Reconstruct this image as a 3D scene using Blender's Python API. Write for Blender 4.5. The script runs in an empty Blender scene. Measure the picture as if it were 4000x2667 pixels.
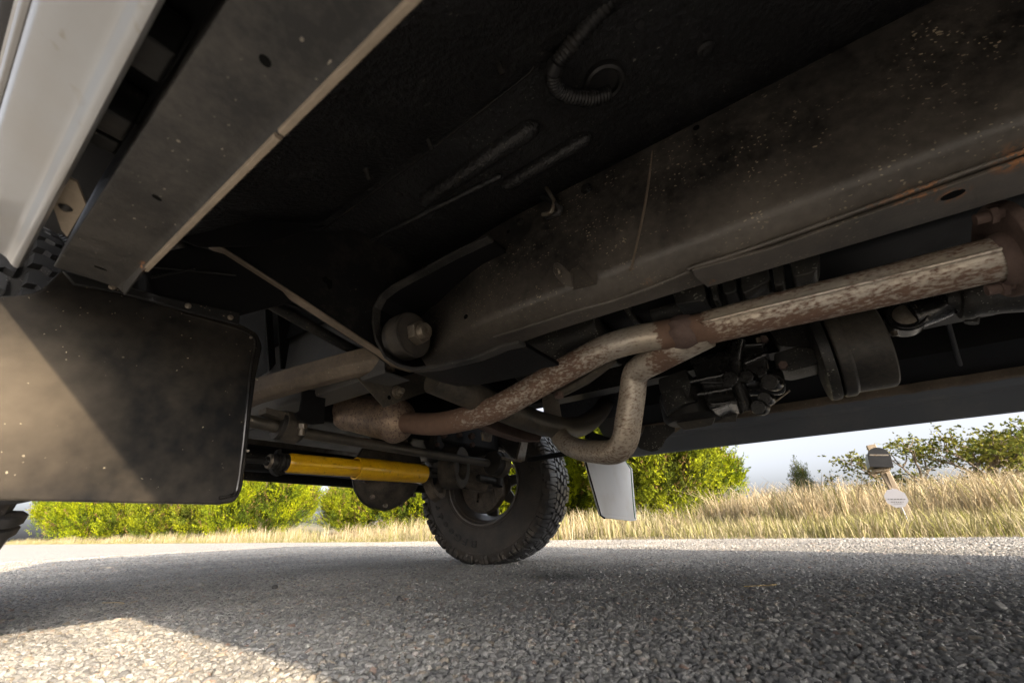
import bpy, math, random
import numpy as np
from mathutils import Vector, Matrix, Quaternion

random.seed(7)
rng = np.random.default_rng(11)
scene = bpy.context.scene
COL = scene.collection

# ------------------------------------------------------------------ camera
# truck axes: X = to the truck's far side, Y = towards its nose, Z = up (metres)
CX, CY = 2000.0, 1333.5
v1 = np.array((-500.0 - CX, 2130.0 - CY)); v2 = np.array((3213.0 - CX, 2014.0 - CY))
FPX = math.sqrt(-float(v1 @ v2))
_f = np.array((v1[0], -v1[1], -FPX)); _f /= np.linalg.norm(_f)
_r = np.array((v2[0], -v2[1], -FPX)); _r /= np.linalg.norm(_r)
CAMM = np.stack([_r, _f, np.cross(_r, _f)])
CAMP = np.array((0.0, 0.0, 0.175))
cam_data = bpy.data.cameras.new('camera')
cam = bpy.data.objects.new('camera', cam_data)
COL.objects.link(cam)
cam_data.sensor_width = 36.0
cam_data.lens = FPX / 4000.0 * 36.0
cam_data.clip_start = 0.01
cam_data.clip_end = 3000
mw = Matrix.Identity(4)
for i in range(3):
    for j in range(3):
        mw[i][j] = CAMM[i, j]
    mw[i][3] = CAMP[i]
cam.matrix_world = mw
cam_data.dof.use_dof = True
cam_data.dof.focus_distance = 1.35
cam_data.dof.aperture_fstop = 6.3
scene.camera = cam

# ------------------------------------------------------------------ light
SUN = Vector((0.97, 3.3, -1.0)).normalized()
EL = math.asin(-SUN.z)
world = bpy.data.worlds.new('World')
scene.world = world
world.use_nodes = True
wn = world.node_tree
wn.nodes.clear()
sky = wn.nodes.new('ShaderNodeTexSky')
sky.sky_type = 'NISHITA'
sky.sun_disc = False
sky.sun_elevation = EL
sky.sun_rotation = math.atan2(-SUN.x, -SUN.y)
sky.air_density = 0.4
sky.dust_density = 4.8
sky.ozone_density = 0.4
bg = wn.nodes.new('ShaderNodeBackground')
bg.inputs['Strength'].default_value = 0.095
wo = wn.nodes.new('ShaderNodeOutputWorld')
hs_ = wn.nodes.new('ShaderNodeHueSaturation')
hs_.inputs['Saturation'].default_value = 0.3
wn.links.new(sky.outputs[0], hs_.inputs['Color'])
wn.links.new(hs_.outputs[0], bg.inputs[0])
wn.links.new(bg.outputs[0], wo.inputs[0])
sl = bpy.data.lights.new('sun', 'SUN')
sl.energy = 2.0
sl.angle = math.radians(0.6)
sl.color = (1.0, 0.81, 0.57)
so = bpy.data.objects.new('sun', sl)
so.rotation_euler = SUN.to_track_quat('-Z', 'Y').to_euler()
so.location = (-5, -15, 8)
COL.objects.link(so)
scene.view_settings.view_transform = 'Standard'
scene.view_settings.look = 'None'
scene.view_settings.exposure = 2.55
scene.view_settings.gamma = 1.0
scene.view_settings.use_curve_mapping = False
scene.cycles.max_bounces = 10
scene.cycles.diffuse_bounces = 6
scene.cycles.use_denoising = True


# ------------------------------------------------------------------ helpers
def A(px, py, X=None, Y=None, Z=None):
    """where the line of sight through a spot of the picture meets a plane of the truck"""
    d = CAMM @ np.array((px - CX, -(py - CY), -FPX))
    t = X / d[0] if X is not None else (Y / d[1] if Y is not None else (Z - CAMP[2]) / d[2])
    return Vector(CAMP + t * d)


class Nodes:
    def __init__(self, name):
        self.m = bpy.data.materials.new(name)
        self.m.use_nodes = True
        self.t = self.m.node_tree
        self.t.nodes.clear()
        self.co = self.new('ShaderNodeTexCoord').outputs['Object']

    def new(self, k):
        return self.t.nodes.new(k)

    def set(self, sock, v):
        if isinstance(v, bpy.types.NodeSocket):
            self.t.links.new(v, sock)
        elif isinstance(v, (tuple, list)) and len(v) == 3 and len(sock.default_value) == 4:
            sock.default_value = (*v, 1)
        else:
            sock.default_value = v

    def noise(self, scale, detail=4, rough=0.55, co=None, dist=0.0):
        n = self.new('ShaderNodeTexNoise')
        self.set(n.inputs['Vector'], co or self.co)
        n.inputs['Scale'].default_value = scale
        n.inputs['Detail'].default_value = detail
        n.inputs['Roughness'].default_value = rough
        n.inputs['Distortion'].default_value = dist
        return n.outputs['Fac']

    def vor(self, scale, out='Distance', co=None, feature='F1', rand=1.0):
        n = self.new('ShaderNodeTexVoronoi')
        n.feature = feature
        self.set(n.inputs['Vector'], co or self.co)
        n.inputs['Scale'].default_value = scale
        n.inputs['Randomness'].default_value = rand
        return n.outputs[out]

    def ramp(self, fac, stops, interp='LINEAR'):
        n = self.new('ShaderNodeValToRGB')
        n.color_ramp.interpolation = interp
        els = n.color_ramp.elements
        while len(els) < len(stops):
            els.new(0.5)
        for e, (p, c) in zip(els, stops):
            e.position = p
            e.color = (c, c, c, 1) if isinstance(c, (int, float)) else (*c, 1)
        self.set(n.inputs[0], fac)
        return n.outputs[0]

    def mix(self, fac, a, b, mode='MIX'):
        n = self.new('ShaderNodeMix')
        n.data_type = 'RGBA'
        n.blend_type = mode
        self.set(n.inputs[0], fac)
        self.set(n.inputs[6], a)
        self.set(n.inputs[7], b)
        return n.outputs[2]

    def math(self, op, a, b=0.0, c=0.0, clamp=False):
        n = self.new('ShaderNodeMath')
        n.operation = op
        n.use_clamp = clamp
        self.set(n.inputs[0], a)
        self.set(n.inputs[1], b)
        self.set(n.inputs[2], c)
        return n.outputs[0]

    def xyz(self, co=None):
        n = self.new('ShaderNodeSeparateXYZ')
        self.set(n.inputs[0], co or self.co)
        return n.outputs

    def near(self, p, r, soft=0.5):
        """1 at the point p falling to 0 at distance r"""
        n = self.new('ShaderNodeVectorMath')
        n.operation = 'DISTANCE'
        self.set(n.inputs[0], self.co)
        n.inputs[1].default_value = tuple(p)
        mr = self.new('ShaderNodeMapRange')
        self.set(mr.inputs[0], n.outputs['Value'])
        mr.inputs[1].default_value = r * soft
        mr.inputs[2].default_value = r
        mr.inputs[3].default_value = 1
        mr.inputs[4].default_value = 0
        return mr.outputs[0]

    def rng(self, v, a, b, c=0.0, d=1.0):
        mr = self.new('ShaderNodeMapRange')
        self.set(mr.inputs[0], v)
        mr.inputs[1].default_value = a
        mr.inputs[2].default_value = b
        mr.inputs[3].default_value = c
        mr.inputs[4].default_value = d
        return mr.outputs[0]

    def bump(self, h, strength=0.3, dist=0.002, prev=None):
        n = self.new('ShaderNodeBump')
        n.inputs['Strength'].default_value = strength
        n.inputs['Distance'].default_value = dist
        self.set(n.inputs['Height'], h)
        if prev is not None:
            self.set(n.inputs['Normal'], prev)
        return n.outputs[0]

    def out(self, color, rough=0.6, metal=0.0, normal=None, spec=0.5, coat=0.0, sss=None, transl=None):
        b = self.new('ShaderNodeBsdfPrincipled')
        self.set(b.inputs['Base Color'], color)
        self.set(b.inputs['Roughness'], rough)
        self.set(b.inputs['Metallic'], metal)
        self.set(b.inputs['Specular IOR Level'], spec)
        b.inputs['Coat Weight'].default_value = coat
        b.inputs['Coat Roughness'].default_value = 0.08
        if normal is not None:
            self.set(b.inputs['Normal'], normal)
        sh = b.outputs[0]
        if transl is not None:
            t = self.new('ShaderNodeBsdfTranslucent')
            self.set(t.inputs[0], transl)
            mx = self.new('ShaderNodeMixShader')
            mx.inputs[0].default_value = 0.22
            self.t.links.new(sh, mx.inputs[1])
            self.t.links.new(t.outputs[0], mx.inputs[2])
            sh = mx.outputs[0]
        o = self.new('ShaderNodeOutputMaterial')
        self.t.links.new(sh, o.inputs[0])
        return self.m


def dusty(name, base, dust, lo=0.4, hi=0.75, rough=0.6, scale=9.0, speck=0.0, bump=0.25, bscale=350.0, bdist=0.001,
          spec=0.4, rust=(), metal=0.0, coat=0.0, speck_col=(0.36, 0.3, 0.21), speck_scale=70.0, uplit=None, mud=(), drough=0.3):
    n = Nodes(name)
    d = n.math('ADD', n.math('MULTIPLY', n.noise(scale, 6, 0.62), 0.75), n.math('MULTIPLY', n.noise(scale * 14, 3), 0.25))
    if uplit:
        d = n.math('ADD', d, n.math('MULTIPLY', n.rng(n.math('ADD', n.xyz()[2], n.math('MULTIPLY', n.math('SUBTRACT', n.noise(5, 3, 0.5), 0.5), 0.09)), uplit[0], uplit[1]), uplit[2]))  # lighter towards the bottom, painted in place of light from below
    for p, r, k in mud:
        d = n.math('ADD', d, n.math('MULTIPLY', n.near(p, r, 0.1), k))
    f = n.ramp(d, [(lo, 0.0), (hi, 1.0)])
    c = n.mix(f, base, dust)
    rg = n.mix(f, (rough,) * 3, (min(1, rough + drough),) * 3)
    if speck:
        warp = n.new('ShaderNodeMixRGB')
        warp.inputs[0].default_value = 0.012
        n.set(warp.inputs[1], n.co)
        nn = n.new('ShaderNodeTexNoise')
        n.set(nn.inputs['Vector'], n.co)
        nn.inputs['Scale'].default_value = 60
        n.set(warp.inputs[2], nn.outputs['Color'])
        mp = n.new('ShaderNodeMapping')
        mp.inputs['Scale'].default_value = (1.0, 0.6, 1.15)
        n.set(mp.inputs['Vector'], warp.outputs[0])
        for k, (sc, th) in enumerate(((speck_scale * 1.7, 0.16), (speck_scale * 3.6, 0.22))):
            dd = n.vor(sc, co=mp.outputs[0])
            pick = n.xyz(n.vor(sc, 'Color', co=mp.outputs[0]))[k]
            s = n.math('MULTIPLY', n.math('LESS_THAN', dd, th), n.math('GREATER_THAN', pick, 1.0 - speck))
            s = n.math('MULTIPLY', s, n.ramp(n.noise(14), [(0.42, 0.0), (0.6, 0.8)]))
            c = n.mix(s, c, speck_col)
    for p, r in rust:
        m = n.math('MULTIPLY', n.near(p, r, 0.3), n.ramp(n.noise(130, 5, 0.7), [(0.47, 0.0), (0.54, 1.0)]))
        c = n.mix(m, c, n.mix(n.noise(300), (0.5, 0.23, 0.1), (0.2, 0.1, 0.055)))
        rg = n.mix(m, rg, (0.9, 0.9, 0.9))
    nb = n.bump(n.noise(bscale, 3, 0.6), bump, bdist)
    return n.out(c, rg, metal, nb, spec, coat)


class MB:
    """collects shapes, links them as one mesh object"""

    def __init__(self):
        self.v = []
        self.f = []
        self.sm = []

    def add(self, vs, fs, smooth=True):
        o = len(self.v)
        self.v += [tuple(p) for p in vs]
        self.f += [tuple(i + o for i in f) for f in fs]
        self.sm += [smooth] * len(fs)
        return self

    def box(self, c, s, rot=None):
        vs = []
        for x in (-.5, .5):
            for y in (-.5, .5):
                for z in (-.5, .5):
                    p = Vector((x * s[0], y * s[1], z * s[2]))
                    if rot is not None:
                        p = rot @ p
                    vs.append(p + Vector(c))
        return self.add(vs, [(0, 1, 3, 2), (4, 6, 7, 5), (0, 4, 5, 1), (2, 3, 7, 6), (0, 2, 6, 4), (1, 5, 7, 3)])

    def prism(self, pts, ext):
        n = len(pts)
        e = Vector(ext)
        vs = [Vector(p) for p in pts] + [Vector(p) + e for p in pts]
        fs = [tuple(range(n - 1, -1, -1)), tuple(range(n, 2 * n))]
        fs += [(i, (i + 1) % n, (i + 1) % n + n, i + n) for i in range(n)]
        return self.add(vs, fs)

    def tube(self, path, r, seg=16, cap=True, sub=0, squash=None):
        P = [Vector(p) for p in path]
        R = list(r) if isinstance(r, (list, tuple)) else [r] * len(P)
        if sub:
            Q, S = [], []
            for i in range(len(P) - 1):
                p0 = P[max(i - 1, 0)]; p1 = P[i]; p2 = P[i + 1]; p3 = P[min(i + 2, len(P) - 1)]
                for k in range(sub):
                    t = k / sub
                    Q.append(0.5 * ((2 * p1) + (p2 - p0) * t + (2 * p0 - 5 * p1 + 4 * p2 - p3) * t * t + (3 * p1 - p0 - 3 * p2 + p3) * t ** 3))
                    S.append(R[i] + (R[i + 1] - R[i]) * t)
            Q.append(P[-1]); S.append(R[-1])
            P, R = Q, S
        T = []
        for i in range(len(P)):
            d = P[min(i + 1, len(P) - 1)] - P[max(i - 1, 0)]
            T.append(d.normalized())
        up = Vector((0, 0, 1)) if abs(T[0].z) < 0.9 else Vector((1, 0, 0))
        N = T[0].cross(up).normalized()
        vs, fs = [], []
        for i in range(len(P)):
            if i:
                q = T[i - 1].rotation_difference(T[i])
                N = (q @ N).normalized()
            Bn = T[i].cross(N)
            for k in range(seg):
                a = 2 * math.pi * k / seg
                vs.append(P[i] + (N * math.cos(a) + Bn * math.sin(a)) * R[i])
        for i in range(len(P) - 1):
            for k in range(seg):
                k2 = (k + 1) % seg
                fs.append((i * seg + k, i * seg + k2, (i + 1) * seg + k2, (i + 1) * seg + k))
        if cap:
            fs.append(tuple(range(seg - 1, -1, -1)))
            fs.append(tuple((len(P) - 1) * seg + k for k in range(seg)))
        return self.add(vs, fs)

    def lathe(self, prof, o=(0, 0, 0), axis=(1, 0, 0), seg=48, close=False):
        """prof: (radius, height along axis)"""
        ax = Vector(axis).normalized()
        up = Vector((0, 0, 1)) if abs(ax.z) < 0.9 else Vector((0, 1, 0))
        N = (up - ax * up.dot(ax)).normalized()
        Bn = ax.cross(N)
        o = Vector(o)
        vs, fs = [], []
        m = len(prof)
        for k in range(seg):
            a = 2 * math.pi * k / seg
            d = N * math.cos(a) + Bn * math.sin(a)
            for r, h in prof:
                vs.append(o + ax * h + d * r)
        for k in range(seg):
            k2 = (k + 1) % seg
            for i in range(m if close else m - 1):
                i2 = (i + 1) % m
                fs.append((k * m + i, k2 * m + i, k2 * m + i2, k * m + i2))
        return self.add(vs, fs)

    def hexnut(self, c, axis, r, h, hole=None):
        ax = Vector(axis).normalized()
        up = Vector((0, 0, 1)) if abs(ax.z) < 0.9 else Vector((0, 1, 0))
        N = (up - ax * up.dot(ax)).normalized()
        Bn = ax.cross(N)
        pts = [Vector(c) + (N * math.cos(a) + Bn * math.sin(a)) * r for a in [math.pi / 3 * k + .2 for k in range(6)]]
        return self.prism(pts, ax * h)

    def sweep(self, prof, y0, y1, n=1):
        """closed (X, Z) outline drawn along Y"""
        m = len(prof)
        vs, fs = [], []
        for k in range(n + 1):
            y = y0 + (y1 - y0) * k / n
            vs += [(x, y, z) for x, z in prof]
        for k in range(n):
            for i in range(m):
                i2 = (i + 1) % m
                fs.append((k * m + i, k * m + i2, (k + 1) * m + i2, (k + 1) * m + i))
        fs.append(tuple(range(m)))
        fs.append(tuple(n * m + i for i in range(m - 1, -1, -1)))
        return self.add(vs, fs)

    def build(self, name, mat, parent=None, bevel=0.0, angle=35, seg=2):
        me = bpy.data.meshes.new(name)
        me.from_pydata(self.v, [], self.f)
        me.materials.append(mat)
        bmfix(me)
        me.polygons.foreach_set('use_smooth', [True] * len(me.polygons))
        me.set_sharp_from_angle(angle=math.radians(angle))
        o = link(name, me, parent)
        if bevel:
            md = o.modifiers.new('bevel', 'BEVEL')
            md.width = bevel
            md.segments = seg
            md.limit_method = 'ANGLE'
            md.angle_limit = math.radians(40)
            md.harden_normals = True
        return o


def bmfix(me):
    import bmesh
    bm = bmesh.new()
    bm.from_mesh(me)
    bmesh.ops.recalc_face_normals(bm, faces=bm.faces)
    bm.to_mesh(me)
    bm.free()


ORIGIN = {}


def link(name, data, parent=None):
    o = bpy.data.objects.new(name, data)
    COL.objects.link(o)
    if parent is not None:
        o.parent = parent
        o.matrix_parent_inverse = Matrix.Translation(-Vector(ORIGIN.get(parent.name, (0, 0, 0))))
    return o


def empty(name, loc):
    o = bpy.data.objects.new(name, None)
    o.location = loc
    o.empty_display_size = 0.1
    COL.objects.link(o)
    ORIGIN[o.name] = tuple(loc)
    return o


def tag(o, label, cat, group=None):
    o['label'] = label
    o['category'] = cat
    if group:
        o['group'] = group
    return o


def rounded(pts, r, seg=4):
    """2D outline with its corners rounded; r a number or one per corner"""
    out = []
    n = len(pts)
    for i in range(n):
        p = Vector(pts[i]); a = Vector(pts[i - 1]); b = Vector(pts[(i + 1) % n])
        rr = r[i] if isinstance(r, (list, tuple)) else r
        if rr <= 0:
            out.append(tuple(p))
            continue
        da = (a - p); db = (b - p)
        la = min(rr, da.length * 0.45); lb = min(rr, db.length * 0.45)
        s = p + da.normalized() * la; e = p + db.normalized() * lb
        for k in range(seg + 1):
            t = k / seg
            out.append(tuple(s * (1 - t) ** 2 + p * 2 * t * (1 - t) + e * t * t))
    return out


def plate(pxs, thick, X=None, Y=None, r=0.0):
    """a plate lying in a plane X = const or Y = const, outline given by spots of the picture"""
    pts = [A(x, y, X=X, Y=Y) for x, y in pxs]
    if X is not None:
        p2 = [(p.y, p.z) for p in pts]
        if r:
            p2 = rounded(p2, r)
        return [Vector((X, a, b)) for a, b in p2], Vector((thick, 0, 0))
    p2 = [(p.x, p.z) for p in pts]
    if r:
        p2 = rounded(p2, r)
    return [Vector((a, Y, b)) for a, b in p2], Vector((0, thick, 0))


def np_mesh(name, verts, faces, mat, colors=None):
    """verts (n,3), faces (m,k) arrays -> mesh; colours one per face corner group as point attribute"""
    me = bpy.data.meshes.new(name)
    nv, (nf, k) = len(verts), faces.shape
    me.vertices.add(nv)
    me.vertices.foreach_set('co', np.asarray(verts, dtype=np.float32).ravel())
    me.loops.add(nf * k)
    me.loops.foreach_set('vertex_index', faces.astype(np.int32).ravel())
    me.polygons.add(nf)
    me.polygons.foreach_set('loop_start', np.arange(0, nf * k, k, dtype=np.int32))
    me.polygons.foreach_set('loop_total', np.full(nf, k, dtype=np.int32))
    me.update(calc_edges=True)
    if colors is not None:
        at = me.color_attributes.new('tint', 'FLOAT_COLOR', 'POINT')
        c4 = np.ones((nv, 4), dtype=np.float32)
        c4[:, :3] = colors
        at.data.foreach_set('color', c4.ravel())
    me.materials.append(mat)
    return me


# ------------------------------------------------------------------ materials
M = {}
RUSTS = [(A(2460, 1065, X=0.56), 0.016), (A(2530, 1085, Z=0.545), 0.016), (A(3440, 792, Z=0.5205), 0.02), (A(3560, 768, Z=0.5205), 0.02),
         (A(3640, 740, Z=0.5205), 0.018), (A(3725, 762, Z=0.5205), 0.018), (A(3985, 625, Z=0.5205), 0.025), (A(2775, 1102, Z=0.5205), 0.009)]
M['rail'] = dusty('chassis_dusty_black', (0.010, 0.0098, 0.0096), (0.165, 0.143, 0.12), 0.43, 1.2, 0.28, 5, 0.38, 0.3, 260, 0.0012, 0.5, RUSTS, uplit=(0.66, 0.53, 0.24))  # lower rail coloured lighter, standing in for light off the ground
M['chassis'] = dusty('chassis_black', (0.011, 0.011, 0.011), (0.1, 0.086, 0.07), 0.5, 1.0, 0.45, 8, 0.05, 0.3, 300, 0.001, 0.2)
M['arm'] = dusty('chassis_brown_dust', (0.075, 0.061, 0.047), (0.27, 0.21, 0.155), 0.32, 0.85, 0.5, 9, 0.1, 0.3, 300, 0.001, 0.4)
M['floor'] = dusty('undercoat_black', (0.019, 0.019, 0.02), (0.045, 0.045, 0.045), 0.5, 0.9, 0.3, 10, 0.12, 1.0, 90, 0.004, 0.35,
                   speck_col=(0.25, 0.24, 0.2))
M['void'] = dusty('shade_black', (0.007, 0.007, 0.0075), (0.02, 0.019, 0.018), 0.5, 0.95, 0.5, 10, 0.0, 0.3, 200, 0.001, 0.15)  # near black; puts the shade of recesses into the colour
M['sill'] = dusty('sill_dirt', (0.02, 0.02, 0.0205), (0.115, 0.106, 0.094), 0.4, 1.0, 0.38, 12, 0.06, 0.35, 500, 0.0008, 0.2,
                  [(A(565, 1045, Z=0.455), 0.009)], speck_col=(0.22, 0.2, 0.165))
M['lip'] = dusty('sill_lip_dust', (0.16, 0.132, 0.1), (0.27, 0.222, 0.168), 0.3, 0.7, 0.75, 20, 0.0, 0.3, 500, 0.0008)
M['steel'] = dusty('worn_steel', (0.28, 0.25, 0.21), (0.16, 0.12, 0.08), 0.4, 0.7, 0.42, 30, 0.0, 0.3, 500, 0.0006, metal=0.8)
M['washer'] = dusty('bushing_dust', (0.02, 0.0185, 0.017), (0.075, 0.064, 0.052), 0.35, 0.7, 0.6, 20, 0.0, 0.3, 300, 0.0008)
M['bar'] = dusty('bar_black', (0.09, 0.084, 0.075), (0.2, 0.17, 0.13), 0.42, 0.9, 0.36, 14, 0.0, 0.2, 400, 0.0006, metal=0.6)
M['olive'] = dusty('crossmember_black', (0.055, 0.051, 0.045), (0.2, 0.168, 0.127), 0.4, 0.8, 0.38, 9, 0.06, 0.2, 300, 0.0006, metal=0.3)
M['cast'] = dusty('casting_gloss_black', (0.012, 0.012, 0.012), (0.035, 0.032, 0.028), 0.5, 0.9, 0.24, 20, 0.05, 0.35, 160, 0.0012, 0.6)
M['castold'] = dusty('casting_dirty', (0.02, 0.02, 0.019), (0.07, 0.062, 0.05), 0.45, 0.8, 0.45, 14, 0.45, 0.6, 120, 0.002, 0.5,
                     speck_col=(0.4, 0.42, 0.34), speck_scale=55)
M['plate'] = dusty('bracket_plate', (0.03, 0.029, 0.027), (0.13, 0.113, 0.09), 0.4, 0.8, 0.42, 8, 0.06, 0.2, 300, 0.0006)
M['flange'] = dusty('rusted_flange', (0.09, 0.06, 0.05), (0.2, 0.14, 0.12), 0.35, 0.7, 0.75, 16, 0.0, 0.4, 260, 0.001)
M['farsill'] = dusty('far_sill_sheen_paint', (0.13, 0.14, 0.155), (0.2, 0.195, 0.19), 0.5, 0.9, 0.3, 6, 0.03, 0.1, 300, 0.0005, 0.6)  # black paint turned blue-grey: reflected sky and road put into the colour
M['cable'] = dusty('loom_plastic', (0.011, 0.011, 0.012), (0.045, 0.042, 0.039), 0.45, 0.8, 0.4, 30, 0.0, 0.1, 300, 0.0004)
M['rub'] = dusty('mud_flap_rubber', (0.008, 0.008, 0.0083), (0.07, 0.058, 0.044), 0.46, 1.2, 0.14, 3, 0.03, 0.06, 260, 0.0004, 0.1, drough=0.05, mud=((A(40, 1400, Y=0.71), 0.1, 0.15), (A(-40, 1650, Y=0.71), 0.12, 0.4), (A(500, 1900, Y=0.71), 0.08, 0.06)),  # mud haze that also brightens the sunlit part through its colour
                 speck_col=(0.3, 0.26, 0.19), speck_scale=85)
M['hose'] = dusty('rubber_black', (0.013, 0.0125, 0.012), (0.06, 0.052, 0.042), 0.42, 0.95, 0.5, 30, 0.0, 0.2, 300, 0.0006)
M['bushring'] = dusty('bushing_rubber', (0.028, 0.025, 0.022), (0.17, 0.142, 0.108), 0.38, 0.85, 0.5, 16, 0.08, 0.5, 200, 0.0015, 0.3)


def mat_silver():
    n = Nodes('silver_paint')
    d = n.noise(5, 5, 0.6)
    c = n.mix(n.ramp(d, [(0.4, 0.0), (0.8, 1.0)]), (0.24, 0.245, 0.25), (0.21, 0.195, 0.175))
    blot = n.math('MULTIPLY', n.ramp(n.noise(45, 3, 0.6), [(0.62, 0.0), (0.7, 0.7)]), n.ramp(n.noise(6), [(0.45, 0), (0.6, 1)]))
    c = n.mix(blot, c, (0.18, 0.16, 0.13))
    return n.out(c, 0.28, 0.25, n.bump(n.noise(300, 2), 0.04, 0.0004), 0.6, 0.6)


def mat_pipe(name, heavy):
    n = Nodes(name)
    x, y, z = n.xyz()
    big = n.noise(9, 3)
    mp = n.new('ShaderNodeMapping')
    mp.inputs['Scale'].default_value = (1.0, 0.45, 1.0)
    n.set(mp.inputs['Vector'], n.co)
    fine = n.noise(200, 4.0, 0.6, co=mp.outputs[0])
    fine2 = n.noise(60, 5.0, 0.65, co=mp.outputs[0])
    alu = n.mix(n.noise(22, 5, 0.65), (0.68, 0.61, 0.51), (0.46, 0.42, 0.36))
    alu = n.mix(n.ramp(n.noise(6, 4), [(0.45, 0.0), (0.75, 0.6)]), alu, (0.62, 0.49, 0.33))
    amt = n.math('ADD', n.math('MULTIPLY', big, 0.2), heavy(n, x, y, z))
    # rust blooms: the higher amt, the more of the fine noise turns brown
    t = n.math('ADD', n.math('ADD', n.math('MULTIPLY', fine, 0.7), n.math('MULTIPLY', fine2, 0.3)), amt)
    m = n.ramp(t, [(0.6, 0.0), (0.69, 0.3), (0.79, 0.97)])
    rust = n.mix(n.noise(60, 4), (0.13, 0.075, 0.055), (0.24, 0.14, 0.092))
    c = n.mix(m, alu, rust)
    return n.out(c, n.mix(m, (0.36,) * 3, (0.8,) * 3), n.mix(m, (0.5,) * 3, (0.02,) * 3), n.bump(t, 0.12, 0.001), 0.5)


def yband(n, y, a, b, c, d, amt):
    """amt between b and c, fading to 0 at a and d"""
    return n.math('MULTIPLY', n.math('MULTIPLY', n.rng(y, a, b), n.rng(y, c, d, 1, 0)), amt)


def mat_yellow():
    n = Nodes('yellow_paint')
    c = n.mix(n.ramp(n.noise(26, 4), [(0.4, 0), (0.75, 1)]), (0.88, 0.5, 0.008), (0.76, 0.41, 0.008))
    dirt = n.ramp(n.noise(70, 6, 0.75), [(0.58, 0.0), (0.68, 0.85)])
    c = n.mix(dirt, c, (0.22, 0.12, 0.02))
    film = n.ramp(n.noise(11, 5, 0.6), [(0.5, 0.0), (0.8, 0.3)])
    c = n.mix(film, c, (0.33, 0.2, 0.05))
    return n.out(c, 0.26, 0.0, n.bump(n.noise(200, 2), 0.03, 0.0004), 0.6, 0.4)


def mat_tyre():
    n = Nodes('tyre_rubber')
    x, y, z = n.xyz()
    r = n.math('SQRT', n.math('ADD', n.math('MULTIPLY', y, y), n.math('MULTIPLY', z, z)))
    side = n.rng(r, 0.400, 0.385)
    d = n.ramp(n.noise(14, 5, 0.65), [(0.3, 0.25), (0.75, 1.0)])
    c = n.mix(n.math('MULTIPLY', side, d), (0.026, 0.026, 0.027), (0.09, 0.074, 0.059))
    void = n.rng(r, 0.3945, 0.3985, 1, 0)
    c = n.mix(n.math('MULTIPLY', n.math('MULTIPLY', void, n.rng(r, 0.385, 0.39)), 0.6), c, (0.012, 0.012, 0.012))  # tread grooves coloured darker, painting in their shade
    sp = n.math('MULTIPLY', n.math('LESS_THAN', n.vor(240), 0.16), n.ramp(n.noise(60), [(0.5, 0), (0.6, 0.6)]))
    c = n.mix(sp, c, (0.28, 0.27, 0.26))
    return n.out(c, n.mix(side, (0.42,) * 3, (0.7,) * 3), 0.0, n.bump(n.noise(420, 3), 0.2, 0.0006), 0.45)


M['silver'] = mat_silver()
M['yellow'] = mat_yellow()
M['tyre'] = mat_tyre()
def main_pipe(n, x, y, z):
    dz = n.math('SUBTRACT', z, n.math('ADD', 0.525, n.math('MULTIPLY', y, 0.047)))
    rear = n.rng(y, 0.2, 0.1)
    low = n.math('MULTIPLY', n.math('MULTIPLY', n.rng(dz, 0.0, -0.034), n.math('MULTIPLY', rear, n.rng(y, -0.4, 0.0, 0.45, 1.0))), 0.24)
    top = n.math('MULTIPLY', n.math('MULTIPLY', n.rng(dz, 0.0, 0.02), rear), 0.13)
    a = n.math('ADD', low, top)
    a = n.math('ADD', a, yband(n, y, 0.07, 0.12, 0.17, 0.19, 0.3))
    a = n.math('ADD', a, yband(n, y, 0.64, 0.80, 1.0, 1.4, 0.34))
    return n.math('ADD', a, yband(n, y, 0.22, 0.42, 0.64, 0.75, 0.17))


M['pipe'] = mat_pipe('exhaust_aluminised', main_pipe)
M['pipe2'] = mat_pipe('exhaust_branch', lambda n, x, y, z: n.math('ADD', n.math('ADD', 0.03, n.math('MULTIPLY', n.rng(z, 0.35, 0.325), 0.06)),
    n.math('ADD', n.math('MULTIPLY', n.near(A(2600, 1400, X=0.86), 0.05, 0.3), 0.25), n.math('MULTIPLY', n.near(A(2500, 1460, X=0.93), 0.05, 0.2), 0.16))))
n_ = Nodes('catalyst_shell')
_c = n_.mix(n_.ramp(n_.noise(30, 4, 0.65), [(0.35, 0), (0.7, 1)]), (0.22, 0.165, 0.135), (0.5, 0.37, 0.26))
_c = n_.mix(n_.ramp(n_.noise(160, 3), [(0.56, 0), (0.62, 0.9)]), _c, (0.13, 0.08, 0.065))
M['cat'] = n_.out(_c, 0.55, 0.35, n_.bump(n_.noise(300), 0.2, 0.0008))
n_ = Nodes('white_flap_plastic')
_c = n_.mix(n_.ramp(n_.noise(9, 4), [(0.45, 0), (0.85, 1)]), (0.5, 0.51, 0.53), (0.4, 0.39, 0.375))
M['white'] = n_.out(_c, 0.4, 0.0)
n_ = Nodes('rim_paint')
_c = n_.mix(n_.ramp(n_.noise(16, 5, 0.6), [(0.35, 0), (0.75, 1)]), (0.16, 0.155, 0.15), (0.13, 0.105, 0.08))
M['rim'] = n_.out(_c, 0.4, 0.4)
M['brake'] = dusty('brake_dust_steel', (0.05, 0.042, 0.035), (0.3, 0.245, 0.19), 0.36, 0.85, 0.55, 18, 0.06, 0.5, 220, 0.0015, 0.3)
n_ = Nodes('window_glass')
M['glass'] = n_.out((0.02, 0.025, 0.03), 0.08, 0.0, None, 0.6)
n_ = Nodes('black_hole')
M['hole'] = n_.out((0.004, 0.004, 0.004), 0.9, 0.0, None, 0.1)

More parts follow.
